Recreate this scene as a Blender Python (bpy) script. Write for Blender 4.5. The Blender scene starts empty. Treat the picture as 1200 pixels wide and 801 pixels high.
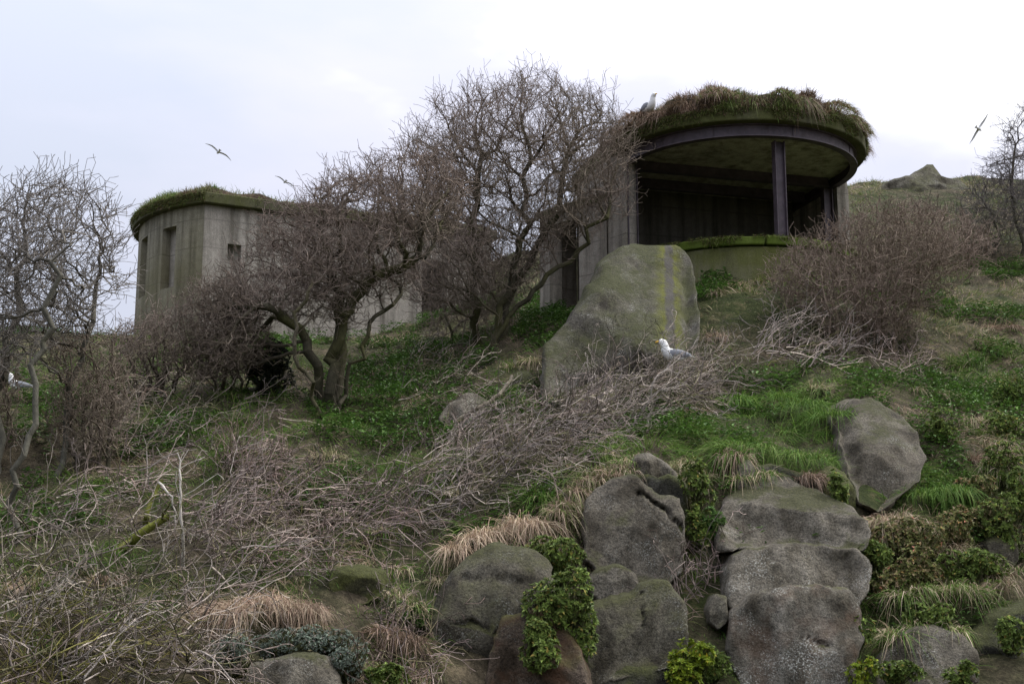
import bpy, math, random
import numpy as np
from mathutils import noise as mnoise, Vector

random.seed(7)
rng = np.random.default_rng(11)
scene = bpy.context.scene

# ------------------------------------------------------------------ camera
F = 1650.0            # focal length in pixels of a 1200 px wide picture
PITCH = math.radians(11.0)
CZ = 3.0
cam_d = bpy.data.cameras.new("camera")
cam = bpy.data.objects.new("camera", cam_d)
scene.collection.objects.link(cam)
cam.location = (0, 0, CZ)
cam.rotation_euler = (math.radians(90) + PITCH, 0, 0)
cam_d.sensor_width = 36.0
cam_d.lens = 36.0 * F / 1200.0
cam_d.clip_end = 3000
scene.camera = cam

# ------------------------------------------------------------------ sky, sun, exposure
SUN_EL, SUN_AZ = math.radians(55), math.radians(72)      # azimuth measured from +Y towards +X
world = bpy.data.worlds.new("World")
scene.world = world
world.use_nodes = True
wn, wl = world.node_tree.nodes, world.node_tree.links
wn.clear()
w_out = wn.new("ShaderNodeOutputWorld")
w_sky = wn.new("ShaderNodeTexSky")
w_sky.sky_type = 'NISHITA'
w_sky.sun_disc = False
w_sky.sun_elevation = SUN_EL
w_sky.sun_rotation = SUN_AZ
w_bg1 = wn.new("ShaderNodeBackground")
w_bg1.inputs[1].default_value = 0.10
wl.new(w_sky.outputs[0], w_bg1.inputs[0])
w_tc = wn.new("ShaderNodeTexCoord")
# overcast layer: even cloud, brighter around the hidden sun, soft cloud structure
w_dot = wn.new("ShaderNodeVectorMath"); w_dot.operation = 'DOT_PRODUCT'
sund = (math.sin(SUN_AZ) * math.cos(SUN_EL), math.cos(SUN_AZ) * math.cos(SUN_EL), math.sin(SUN_EL))
w_dot.inputs[1].default_value = sund
wl.new(w_tc.outputs['Generated'], w_dot.inputs[0])
w_map = wn.new("ShaderNodeMapRange")
w_map.inputs[1].default_value = 0.33
w_map.inputs[2].default_value = 0.66
wl.new(w_dot.outputs['Value'], w_map.inputs[0])
w_mp = wn.new("ShaderNodeMapping"); w_mp.inputs[3].default_value = (1.0, 1.0, 2.6)
wl.new(w_tc.outputs['Generated'], w_mp.inputs[0])
w_ns = wn.new("ShaderNodeTexNoise")
w_ns.inputs['Scale'].default_value = 3.4
w_ns.inputs['Detail'].default_value = 5
w_ns.inputs['Roughness'].default_value = 0.5
wl.new(w_mp.outputs[0], w_ns.inputs['Vector'])
w_a = wn.new("ShaderNodeMath"); w_a.operation = 'MULTIPLY_ADD'
w_a.inputs[1].default_value = 1.9
w_a.inputs[2].default_value = -0.98
wl.new(w_ns.outputs['Fac'], w_a.inputs[0])
w_b = wn.new("ShaderNodeMath"); w_b.operation = 'ADD'; w_b.use_clamp = True
wl.new(w_a.outputs[0], w_b.inputs[0]); wl.new(w_map.outputs[0], w_b.inputs[1])
w_r = wn.new("ShaderNodeValToRGB")
w_r.color_ramp.elements[0].position = 0.0
w_r.color_ramp.elements[0].color = (0.385, 0.408, 0.48, 1)
w_r.color_ramp.elements[1].position = 1.0
w_r.color_ramp.elements[1].color = (0.81, 0.81, 0.82, 1)
e = w_r.color_ramp.elements.new(0.45); e.color = (0.455, 0.455, 0.53, 1)
wl.new(w_b.outputs[0], w_r.inputs[0])
w_bg2 = wn.new("ShaderNodeBackground")
# standard overcast dome: cloud is about three times brighter overhead than at the horizon
w_sep = wn.new("ShaderNodeSeparateXYZ"); wl.new(w_tc.outputs['Generated'], w_sep.inputs[0])
w_c = wn.new("ShaderNodeMath"); w_c.operation = 'MAXIMUM'; w_c.inputs[1].default_value = 0.0
wl.new(w_sep.outputs['Z'], w_c.inputs[0])
w_d = wn.new("ShaderNodeMath"); w_d.operation = 'MULTIPLY_ADD'
w_d.inputs[1].default_value = 1.3; w_d.inputs[2].default_value = 0.60
wl.new(w_c.outputs[0], w_d.inputs[0]); wl.new(w_d.outputs[0], w_bg2.inputs[1])
wl.new(w_r.outputs[0], w_bg2.inputs[0])
w_mix = wn.new("ShaderNodeMixShader")
w_mix.inputs[0].default_value = 0.93
wl.new(w_bg1.outputs[0], w_mix.inputs[1]); wl.new(w_bg2.outputs[0], w_mix.inputs[2])
wl.new(w_mix.outputs[0], w_out.inputs[0])

sun_d = bpy.data.lights.new("sun", 'SUN')
sun_d.energy = 1.5
sun_d.angle = math.radians(14)
sun_d.color = (1.0, 0.97, 0.92)
sun = bpy.data.objects.new("sun", sun_d)
scene.collection.objects.link(sun)
sun.rotation_euler = Vector(sund).to_track_quat('Z', 'Y').to_euler()
sun.location = (20, 20, 40)
scene.view_settings.view_transform = 'Standard'
scene.view_settings.look = 'None'
scene.view_settings.exposure = 1.0
scene.view_settings.gamma = 1.0
scene.view_settings.use_curve_mapping = False

# ------------------------------------------------------------------ helpers
ca, sa = math.cos(PITCH), math.sin(PITCH)

def P(px, py, Y):
    """world point on the sight line of a photo pixel, at ground distance Y"""
    u, v = (px - 600.0) / F, (400.5 - py) / F
    d = np.array([u, ca - v * sa, sa + v * ca])
    s = Y / d[1]
    return np.array([d[0] * s, Y, d[2] * s + CZ])

def project(p):
    p = np.asarray(p, float)
    x, y, z = p[..., 0], p[..., 1], p[..., 2] - CZ
    dep = y * ca + z * sa
    up = -y * sa + z * ca
    return 600 + F * x / dep, 400.5 - F * up / dep

def hashn(ix, iy, seed):
    h = (ix.astype(np.int64) * 374761393 + iy.astype(np.int64) * 668265263 + seed * 974711) & 0xffffffff
    h = ((h ^ (h >> 13)) * 1274126177) & 0xffffffff
    return ((h ^ (h >> 16)) & 0xffff) / 65535.0

def vnoise(x, y, seed=0):
    x = np.asarray(x, float); y = np.asarray(y, float)
    ix, iy = np.floor(x), np.floor(y)
    fx, fy = x - ix, y - iy
    fx = fx * fx * (3 - 2 * fx); fy = fy * fy * (3 - 2 * fy)
    a = hashn(ix, iy, seed); b = hashn(ix + 1, iy, seed)
    c = hashn(ix, iy + 1, seed); d = hashn(ix + 1, iy + 1, seed)
    return (a * (1 - fx) + b * fx) * (1 - fy) + (c * (1 - fx) + d * fx) * fy

def fbm(x, y, seed=0, oct=4):
    s = 0; a = 0.5; t = 0
    x = np.asarray(x, float); y = np.asarray(y, float)
    for i in range(oct):
        s = s + a * vnoise(x, y, seed + i); t += a
        x = x * 2.03 + 17.1; y = y * 2.03 - 9.7; a *= 0.5
    return s / t

def inpoly(px, py, poly):
    px = np.asarray(px, float); py = np.asarray(py, float)
    r = np.zeros(px.shape, bool)
    n = len(poly)
    for i in range(n):
        x0, y0 = poly[i]; x1, y1 = poly[(i + 1) % n]
        if y0 == y1: continue
        c = ((y0 > py) != (y1 > py)) & (px < (x1 - x0) * (py - y0) / (y1 - y0) + x0)
        r ^= c
    return r

def polydist(px, py, poly):
    px = np.asarray(px, float); py = np.asarray(py, float)
    best = np.full(px.shape, 1e9)
    n = len(poly)
    for i in range(n):
        a = np.array(poly[i], float); b = np.array(poly[(i + 1) % n], float)
        d = b - a; L = max(d @ d, 1e-9)
        t = np.clip(((px - a[0]) * d[0] + (py - a[1]) * d[1]) / L, 0, 1)
        best = np.minimum(best, np.hypot(px - a[0] - t * d[0], py - a[1] - t * d[1]))
    return best

def norm(v):
    v = np.asarray(v, float)
    return v / np.maximum(np.linalg.norm(v, axis=-1, keepdims=True), 1e-9)

def mesh_np(name, V, faces, cols=None, smooth=False):
    """faces: list of (M,k) int arrays"""
    me = bpy.data.meshes.new(name)
    V = np.asarray(V, np.float32)
    me.vertices.add(len(V)); me.vertices.foreach_set("co", V.ravel())
    li, st, tot = [], [], []
    off = 0
    for f in faces:
        f = np.asarray(f, np.int32)
        if len(f) == 0: continue
        k = f.shape[1]
        li.append(f.ravel()); st.append(off + np.arange(len(f)) * k); tot.append(np.full(len(f), k))
        off += f.size
    li = np.concatenate(li).astype(np.int32); st = np.concatenate(st).astype(np.int32); tot = np.concatenate(tot).astype(np.int32)
    me.loops.add(len(li)); me.loops.foreach_set("vertex_index", li)
    me.polygons.add(len(st)); me.polygons.foreach_set("loop_start", st); me.polygons.foreach_set("loop_total", tot)
    me.polygons.foreach_set("use_smooth", np.full(len(st), smooth))
    if cols is not None:
        at = me.color_attributes.new("Col", 'FLOAT_COLOR', 'POINT')
        c = np.ones((len(V), 4), np.float32); c[:, :3] = cols
        at.data.foreach_set("color", c.ravel())
    me.update(calc_edges=True)
    return me

def link(o, parent=None):
    scene.collection.objects.link(o)
    if parent is not None: o.parent = parent
    return o

def obj(name, V, faces, mat, parent=None, origin=None, cols=None, smooth=False):
    V = np.asarray(V, float)
    if parent is not None:
        base = np.zeros(3); p = parent
        while p is not None:
            base = base + np.array(p.location); p = p.parent
        o = bpy.data.objects.new(name, mesh_np(name, V - base, faces, cols, smooth))
    else:
        if origin is None:
            origin = np.array([V[:, 0].mean(), V[:, 1].mean(), V[:, 2].min()])
        o = bpy.data.objects.new(name, mesh_np(name, V - np.asarray(origin), faces, cols, smooth))
        o.location = [float(t) for t in origin]
    o.data.materials.append(mat)
    return link(o, parent)

def tag(o, label, cat=None, group=None, kind=None):
    if label: o["label"] = label
    if cat: o["category"] = cat
    if group: o["group"] = group
    if kind: o["kind"] = kind
    return o

def thing(name, loc, label, cat, group=None):
    o = bpy.data.objects.new(name, None)
    o.location = [float(t) for t in loc]
    o.empty_display_size = 0.2
    link(o)
    return tag(o, label, cat, group)

# ------------------------------------------------------------------ materials
def new_mat(name):
    m = bpy.data.materials.new(name); m.use_nodes = True
    nt = m.node_tree; nt.nodes.clear()
    out = nt.nodes.new("ShaderNodeOutputMaterial")
    return m, nt, out

class NB:
    """small node builder"""
    def __init__(s, nt): s.nt = nt
    def n(s, t, **kw):
        o = s.nt.nodes.new(t)
        for k, v in kw.items(): setattr(o, k, v)
        return o
    def l(s, a, b): s.nt.links.new(a, b)
    def noise(s, vec, scale, detail=4, rough=0.55, dist=0.0):
        o = s.n("ShaderNodeTexNoise")
        o.inputs['Scale'].default_value = scale; o.inputs['Detail'].default_value = detail
        o.inputs['Roughness'].default_value = rough; o.inputs['Distortion'].default_value = dist
        if vec is not None: s.l(vec, o.inputs['Vector'])
        return o.outputs['Fac']
    def ramp(s, fac, stops):
        o = s.n("ShaderNodeValToRGB"); cr = o.color_ramp
        while len(cr.elements) < len(stops): cr.elements.new(0.5)
        for e, (p, c) in zip(cr.elements, stops):
            e.position = p
            e.color = (c, c, c, 1) if isinstance(c, (int, float)) else (*c, 1)
        s.l(fac, o.inputs[0]); return o.outputs[0]
    def mix(s, fac, a, b, mode='MIX'):
        o = s.n("ShaderNodeMix", data_type='RGBA', blend_type=mode)
        if isinstance(fac, (int, float)): o.inputs[0].default_value = fac
        else: s.l(fac, o.inputs[0])
        for i, v in ((6, a), (7, b)):
            if isinstance(v, tuple): o.inputs[i].default_value = (*v, 1)
            else: s.l(v, o.inputs[i])
        return o.outputs[2]
    def math(s, op, a, b=None, clamp=False):
        o = s.n("ShaderNodeMath", operation=op, use_clamp=clamp)
        for i, v in ((0, a), (1, b)):
            if v is None: continue
            if isinstance(v, (int, float)): o.inputs[i].default_value = v
            else: s.l(v, o.inputs[i])
        return o.outputs[0]
    def mapping(s, vec, scale):
        o = s.n("ShaderNodeMapping"); o.inputs[3].default_value = scale
        s.l(vec, o.inputs[0]); return o.outputs[0]
    def bump(s, h, strength, dist=0.02, prev=None):
        o = s.n("ShaderNodeBump"); o.inputs['Strength'].default_value = strength
        o.inputs['Distance'].default_value = dist
        s.l(h, o.inputs['Height'])
        if prev is not None: s.l(prev, o.inputs['Normal'])
        return o.outputs[0]

def attr_mat(name, rough=0.85, transl=0.0, nscale=0.0):
    m, nt, out = new_mat(name); b = NB(nt)
    at = b.n("ShaderNodeAttribute", attribute_name="Col")
    col = at.outputs['Color']
    if nscale:
        geo = b.n("ShaderNodeNewGeometry")
        f = b.noise(geo.outputs['Position'], nscale, 4, 0.65)
        col = b.mix(1.0, col, b.ramp(f, [(0.3, 0.62), (0.7, 1.3)]), 'MULTIPLY')
    p = b.n("ShaderNodeBsdfPrincipled")
    p.inputs['Roughness'].default_value = rough
    p.inputs['Specular IOR Level'].default_value = 0.18
    b.l(col, p.inputs['Base Color'])
    if nscale: b.l(b.bump(b.noise(b.mapping(geo.outputs['Position'], (1, 1, .35)), 45, 4, .7), 0.9, 0.02), p.inputs['Normal'])
    if transl:
        t = b.n("ShaderNodeBsdfTranslucent"); b.l(col, t.inputs[0])
        mx = b.n("ShaderNodeMixShader"); mx.inputs[0].default_value = transl
        b.l(p.outputs[0], mx.inputs[1]); b.l(t.outputs[0], mx.inputs[2]); b.l(mx.outputs[0], out.inputs[0])
    else:
        b.l(p.outputs[0], out.inputs[0])
    return m

M_BARK = attr_mat("bark", 0.9, 0, 14.0)
M_GRASS = attr_mat("grass_blades", 0.7, 0.22)
M_LEAF = attr_mat("leaves", 0.5, 0.18)

def ground_mat():
    m, nt, out = new_mat("hillside_soil"); b = NB(nt)
    pos = b.n("ShaderNodeNewGeometry").outputs['Position']
    n1 = b.noise(pos, 0.55, 5); n2 = b.noise(pos, 5.0, 6, 0.65); n3 = b.noise(pos, 30.0, 5, 0.7)
    soil = b.ramp(n2, [(0.3, (0.03, 0.024, 0.016)), (0.5, (0.07, 0.058, 0.038)), (0.68, (0.15, 0.12, 0.08))])
    grass = b.ramp(n2, [(0.3, (0.016, 0.022, 0.008)), (0.55, (0.042, 0.052, 0.018)), (0.72, (0.11, 0.095, 0.05))])
    col = b.mix(b.ramp(n1, [(0.4, 0.0), (0.58, 1.0)]), soil, grass)
    col = b.mix(1.0, col, b.ramp(n3, [(0.3, 0.5), (0.7, 1.35)]), 'MULTIPLY')
    p = b.n("ShaderNodeBsdfPrincipled"); p.inputs['Roughness'].default_value = 0.95
    p.inputs['Specular IOR Level'].default_value = 0.1
    b.l(col, p.inputs['Base Color'])
    b.l(b.bump(n3, 0.8, 0.04, b.bump(n2, 0.7, 0.12)), p.inputs['Normal'])
    b.l(p.outputs[0], out.inputs[0])
    return m

def rock_mat(name, base=(0.17, 0.165, 0.155), moss=0.45, mosscol=(0.10, 0.11, 0.025), lichen=0.5, rust=0.0, streak=None):
    m, nt, out = new_mat(name); b = NB(nt)
    g = b.n("ShaderNodeNewGeometry"); pos = g.outputs['Position']
    n0 = b.noise(pos, 1.3, 5, 0.6); n1 = b.noise(pos, 6.0, 6, 0.65); n2 = b.noise(pos, 38.0, 5, 0.75); n3 = b.noise(pos, 110.0, 3, 0.8)
    bc = np.array(base)
    col = b.ramp(n1, [(0.28, tuple(bc * 0.62)), (0.5, tuple(bc)), (0.72, tuple(bc * 1.42))])
    col = b.mix(1.0, col, b.ramp(n2, [(0.36, 0.42), (0.5, 0.98), (0.66, 1.4)]), 'MULTIPLY')
    col = b.mix(1.0, col, b.ramp(n3, [(0.38, 0.6), (0.62, 1.3)]), 'MULTIPLY')
    nlow = b.noise(pos, 1.9, 4, 0.55, 0.8)
    col = b.mix(1.0, col, b.ramp(nlow, [(0.32, (0.66, 0.63, 0.58)), (0.5, (1.0, 0.98, 0.95)), (0.68, (1.25, 1.24, 1.22))]), 'MULTIPLY')
    vp = b.n("ShaderNodeTexVoronoi"); vp.inputs['Scale'].default_value = 62.0; b.l(pos, vp.inputs['Vector'])
    pit = b.ramp(vp.outputs['Distance'], [(0.10, 0.35), (0.30, 1.0)])
    col = b.mix(b.ramp(n1, [(0.4, 0.1), (0.6, 0.8)]), col, b.mix(1.0, col, pit, 'MULTIPLY'))
    # stains running down the face
    st = b.noise(b.mapping(pos, (3.2, 3.2, 0.45)), 1.0, 5, 0.6)
    col = b.mix(1.0, col, b.ramp(st, [(0.36, (0.45, 0.43, 0.38)), (0.56, (1.08, 1.08, 1.08))]), 'MULTIPLY')
    if rust:
        col = b.mix(b.math('MULTIPLY', b.ramp(b.noise(pos, 2.6, 5, 0.6), [(0.45, 0.0), (0.6, 1.0)]), rust), col, (0.12, 0.062, 0.035))
    # lichen: pale specks in patches
    v = b.n("ShaderNodeTexVoronoi"); v.inputs['Scale'].default_value = 26.0; b.l(pos, v.inputs['Vector'])
    spot = b.ramp(v.outputs['Distance'], [(0.12, 1.0), (0.24, 0.0)])
    patch = b.ramp(b.noise(pos, 2.2, 4, 0.6), [(0.52, 0.0), (0.63, 1.0)])
    n4 = b.ramp(b.noise(pos, 55.0, 3, 0.7), [(0.54, 0.0), (0.62, 1.0)])
    lf = b.math('MULTIPLY', b.math('MULTIPLY', b.math('MAXIMUM', spot, n4), patch), lichen)
    col = b.mix(lf, col, (0.42, 0.42, 0.38))
    # moss: upward faces and damp patches
    sep = b.n("ShaderNodeSeparateXYZ"); b.l(g.outputs['Normal'], sep.inputs[0])
    up = b.math('MULTIPLY', sep.outputs['Z'], 0.28)
    mo = b.math('ADD', b.math('ADD', b.math('MULTIPLY', n0, 0.8), b.math('MULTIPLY', n1, 0.35)), up)
    mo = b.math('ADD', mo, b.math('MULTIPLY', st, 0.25))
    th = 1.12 - moss * 0.62
    mf = b.ramp(mo, [(max(0.0, th - 0.09), 0.0), (min(1.0, th + 0.13), 0.92)])
    mc = np.array(mosscol)
    mcol = b.ramp(n2, [(0.3, tuple(mc * 0.4)), (0.55, tuple(mc)), (0.75, tuple(mc * 1.9))])
    col = b.mix(mf, col, mcol)
    if streak is not None:          # bare damp stripe with moss on both sides, at world x
        sx = b.n("ShaderNodeSeparateXYZ"); b.l(pos, sx.inputs[0])
        wob = b.math('MULTIPLY', b.math('SUBTRACT', b.noise(pos, 5.0, 6, 0.7), 0.5), 0.16)
        dx = b.math('ABSOLUTE', b.math('SUBTRACT', b.math('ADD', b.math('SUBTRACT', sx.outputs['X'], b.math('MULTIPLY', sx.outputs['Y'], 0.112)), wob), streak))
        near = b.math('MULTIPLY', b.ramp(dx, [(0.09, 1.0), (0.26, 0.0)]), b.ramp(b.noise(pos, 3.5, 6, 0.7), [(0.38, 0.1), (0.58, 1.0)]))
        col = b.mix(near, col, (0.10, 0.105, 0.015))
        col = b.mix(b.math('MULTIPLY', b.ramp(dx, [(0.045, 1.0), (0.085, 0.0)]), b.ramp(n1, [(0.3, 0.45), (0.55, 0.95)])), col, (0.066, 0.06, 0.056))
    p = b.n("ShaderNodeBsdfPrincipled"); p.inputs['Roughness'].default_value = 0.88
    p.inputs['Specular IOR Level'].default_value = 0.25
    b.l(col, p.inputs['Base Color'])
    nb = b.bump(n1, 0.7, 0.09)
    nb = b.bump(n2, 0.9, 0.025, nb)
    b.l(b.bump(n3, 0.5, 0.006, nb), p.inputs['Normal'])
    b.l(p.outputs[0], out.inputs[0])
    return m

def concrete_mat(name, base=(0.20, 0.19, 0.175), algae=0.4, algcol=(0.10, 0.105, 0.03), zlow=None, zhigh=None):
    m, nt, out = new_mat(name); b = NB(nt)
    g = b.n("ShaderNodeNewGeometry"); pos = g.outputs['Position']
    n0 = b.noise(pos, 0.9, 5, 0.6); n1 = b.noise(pos, 7.0, 6, 0.7); n2 = b.noise(pos, 60.0, 4, 0.8)
    st = b.noise(b.mapping(pos, (4.5, 4.5, 0.28)), 1.0, 6, 0.65)
    bc = np.array(base)
    col = b.ramp(n1, [(0.25, tuple(bc * 0.72)), (0.55, tuple(bc)), (0.75, tuple(bc * 1.22))])
    col = b.mix(1.0, col, b.ramp(st, [(0.34, (0.46, 0.455, 0.43)), (0.56, (1.1, 1.1, 1.1))]), 'MULTIPLY')
    col = b.mix(1.0, col, b.ramp(n2, [(0.35, 0.65), (0.6, 1.18)]), 'MULTIPLY')
    # pour joints: thin horizontal lines
    sep = b.n("ShaderNodeSeparateXYZ"); b.l(pos, sep.inputs[0])
    zz = b.math('ADD', sep.outputs['Z'], b.math('MULTIPLY', b.noise(pos, 1.5, 3), 0.03))
    fr = b.math('FRACT', b.math('MULTIPLY', zz, 1.55))
    ln = b.ramp(fr, [(0.0, 1.0), (0.025, 1.0), (0.05, 0.0), (1.0, 0.0)])
    col = b.mix(b.math('MULTIPLY', ln, b.ramp(n1, [(0.38, 0.2), (0.58, 0.85)])), col, tuple(bc * 0.45))
    a = b.math('ADD', b.math('MULTIPLY', n0, 0.75), b.math('MULTIPLY', st, 0.35))
    a = b.math('ADD', a, b.math('MULTIPLY', n1, 0.2))
    th = 1.05 - algae * 0.75
    af = b.ramp(a, [(max(0, th - 0.1), 0.0), (min(1, th + 0.16), 0.85)])
    if zlow is not None:            # damp foot of the wall carries more growth
        mr = b.n("ShaderNodeMapRange"); b.l(sep.outputs['Z'], mr.inputs[0])
        mr.inputs[1].default_value = zlow; mr.inputs[2].default_value = zhigh
        mr.inputs[3].default_value = 1.0; mr.inputs[4].default_value = 0.12
        af = b.math('MULTIPLY', af, mr.outputs[0])
    ac = np.array(algcol)
    col = b.mix(af, col, b.ramp(n2, [(0.3, tuple(ac * 0.5)), (0.6, tuple(ac)), (0.8, tuple(ac * 1.5))]))
    p = b.n("ShaderNodeBsdfPrincipled"); p.inputs['Roughness'].default_value = 0.92
    p.inputs['Specular IOR Level'].default_value = 0.2
    b.l(col, p.inputs['Base Color'])
    b.l(b.bump(n2, 0.35, 0.01, b.bump(n1, 0.35, 0.03)), p.inputs['Normal'])
    b.l(p.outputs[0], out.inputs[0])
    return m

def steel_mat():
    m, nt, out = new_mat("old_painted_steel"); b = NB(nt)
    pos = b.n("ShaderNodeNewGeometry").outputs['Position']
    n1 = b.noise(pos, 6, 6, 0.7); n2 = b.noise(pos, 50, 4, 0.7)
    col = b.ramp(n1, [(0.3, (0.028, 0.018, 0.022)), (0.52, (0.062, 0.046, 0.060)), (0.72, (0.10, 0.076, 0.088))])
    col = b.mix(b.ramp(n2, [(0.58, 0.0), (0.7, 0.8)]), col, (0.075, 0.035, 0.02))
    p = b.n("ShaderNodeBsdfPrincipled"); p.inputs['Roughness'].default_value = 0.6
    b.l(col, p.inputs['Base Color']); b.l(b.bump(n2, 0.4, 0.004), p.inputs['Normal'])
    b.l(p.outputs[0], out.inputs[0]); return m

def plain_mat(name, c, rough=0.6, var=0.12, scale=25):
    m, nt, out = new_mat(name); b = NB(nt)
    pos = b.n("ShaderNodeTexCoord").outputs['Object']
    n = b.noise(pos, scale, 4, 0.6)
    col = b.ramp(n, [(0.3, tuple(np.array(c) * (1 - var))), (0.7, tuple(np.minimum(1, np.array(c) * (1 + var))))])
    p = b.n("ShaderNodeBsdfPrincipled"); p.inputs['Roughness'].default_value = rough
    p.inputs['Specular IOR Level'].default_value = 0.2
    b.l(col, p.inputs['Base Color']); b.l(p.outputs[0], out.inputs[0]); return m

# ------------------------------------------------------------------ terrain
CP = [  # (px, py, ground distance)
 (-120,801,11.3),(0,801,11.7),(150,801,12.1),(330,801,12.6),(500,801,13.5),(700,801,14.2),(850,801,14.3),(1000,801,14.4),(1200,801,14.2),(1330,801,14.0),
 (-150,700,13.0),(0,700,13.2),(200,700,13.6),(400,700,14.2),(600,700,14.9),(800,700,15.1),(1000,700,15.2),(1200,700,15.6),(1350,700,15.6),
 (-150,600,15.5),(0,600,15.6),(200,600,16.0),(400,600,16.2),(550,610,15.9),(700,560,16.2),(860,580,16.2),(1000,590,16.4),(1200,600,17.2),(1350,600,17.2),
 (-150,500,19),(0,500,19),(200,500,19),(400,500,19.4),(600,500,18.6),(800,500,18.4),(950,500,18.2),(1080,500,18.6),(1200,500,19.6),(1350,500,19.8),
 (-150,430,24),(0,430,24),(200,430,25),(400,430,25),(600,430,23),(720,440,20.8),(900,430,20.6),(1100,430,22),(1200,430,23),(1350,425,24),
 (-150,395,30),(0,398,30),(140,398,30),(300,402,29),(430,394,30.2),(560,388,29),(640,368,27),(870,326,24.6),(1000,345,25.5),(1100,345,28),(1200,335,30),(1350,330,31),
 (660,357,28),(600,350,31),(640,332,33),(620,312,39),(560,318,40),
 (1010,262,36),(1050,217,44),(1100,216,45),(1200,226,45),(1150,212,48),(1000,220,46),(1350,215,48),(1100,290,33),(1200,285,35),
]
pts = [P(*c) for c in CP]
pts += [np.array(t, float) for t in [
 (4.7,27.6,9.15),(4.0,30,9.25),(6.6,29,9.25),(-5,33,9.0),(-8.5,32,8.9),(-9,35,8.6),(-3,36,9.4),
 (-14,34,8.2),(-20,30,7.4),(-20,45,6.5),(-10,50,7.5),(-40,20,3),(-40,40,5),(-40,70,2),(0,60,13),(0,75,13),(12,60,19.5),(30,60,19.5),(40,75,18),(40,40,15.5),(40,20,5.5),
 (-40,8,0),(-20,6,0),(-10,6,0),(0,6,0.1),(10,6,0.2),(20,6,0.2),(40,8,0.2),(0,0,0),(-30,0,0),(30,0,0)]]
pts = np.array(pts)
def tps_fit(p, lam=0.02):
    n = len(p); d = np.linalg.norm(p[:, None, :2] - p[None, :, :2], axis=2)
    K = np.where(d > 0, d * d * np.log(np.maximum(d, 1e-9)), 0) + lam * np.eye(n)
    A = np.zeros((n + 3, n + 3)); A[:n, :n] = K; A[:n, n] = 1; A[:n, n+1:] = p[:, :2]
    A[n, :n] = 1; A[n+1:, :n] = p[:, :2].T
    return np.linalg.solve(A, np.r_[p[:, 2], 0, 0, 0])
TW = tps_fit(pts)
def tps(x, y):
    x = np.clip(x, -40, 40); y = np.clip(y, 0, 75)
    out = np.empty(x.shape); xf, yf = x.ravel(), y.ravel(); o = np.empty(len(xf)); n = len(pts)
    for i in range(0, len(xf), 8192):
        dx = xf[i:i+8192, None] - pts[None, :, 0]; dy = yf[i:i+8192, None] - pts[None, :, 1]
        r2 = dx * dx + dy * dy
        o[i:i+8192] = (0.5 * r2 * np.log(np.maximum(r2, 1e-12))) @ TW[:n] + TW[n] + TW[n+1] * xf[i:i+8192] + TW[n+2] * yf[i:i+8192]
    return o.reshape(x.shape)
GX = np.r_[-900, -500, -260, -150, -90, -60, -40, -30, -23, np.arange(-18, 20.01, 0.24), 24, 30, 40, 60, 90, 150, 260, 500, 900]
GY = np.r_[-900, -400, -150, -60, -20, 0, 4, 6.5, np.arange(8.5, 36, 0.24), np.arange(36, 60, 0.6), 66, 75, 90, 130, 220, 400, 700, 1200]
gx, gy = np.meshgrid(GX, GY)
gz = tps(gx, gy)
core = np.clip((gy - 9) / 2, 0, 1) * np.clip((20 - np.abs(gx)) / 4, 0.0, 1)
rough_ = (fbm(gx * 0.9, gy * 0.9, 3, 4) - 0.5) * 0.5 + (fbm(gx * 3.2, gy * 3.2, 9, 3) - 0.5) * 0.22
flat = np.exp(-(((gx - 4.8) / 3.2) ** 2 + ((gy - 28.5) / 2.4) ** 2) ** 2)
gz = gz + rough_ * core * (1 - 0.85 * flat)
def H(x, y):
    x = np.asarray(x, float); y = np.asarray(y, float)
    i = np.clip(np.searchsorted(GX, x) - 1, 0, len(GX) - 2); j = np.clip(np.searchsorted(GY, y) - 1, 0, len(GY) - 2)
    fx = (x - GX[i]) / (GX[i+1] - GX[i]); fy = (y - GY[j]) / (GY[j+1] - GY[j])
    return (gz[j, i] * (1 - fx) + gz[j, i+1] * fx) * (1 - fy) + (gz[j+1, i] * (1 - fx) + gz[j+1, i+1] * fx) * fy
def hit(px, py, y0=10.5, y1=60):
    Y = np.arange(y0, y1, 0.06)
    u, v = (px - 600.0) / F, (400.5 - py) / F
    s = Y / (ca - v * sa)
    x, z = u * s, (sa + v * ca) * s + CZ
    b = np.nonzero(z <= H(x, Y))[0]
    k = b[0] if len(b) else len(Y) - 1
    return np.array([x[k], Y[k], H(x[k], Y[k])])
def grad(x, y):
    e = 0.25
    return (H(x + e, y) - H(x - e, y)) / (2 * e), (H(x, y + e) - H(x, y - e)) / (2 * e)
nx, ny = len(GX), len(GY)
idx = np.arange(nx * ny).reshape(ny, nx)
q = np.stack([idx[:-1, :-1], idx[:-1, 1:], idx[1:, 1:], idx[1:, :-1]], -1).reshape(-1, 4)
ground = obj("hillside_ground", np.stack([gx, gy, gz], -1).reshape(-1, 3), [q], ground_mat(), origin=(0, 0, 0), smooth=True)
tag(ground, "steep earth and grass hillside rising to the bunkers", kind="structure")

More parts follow.
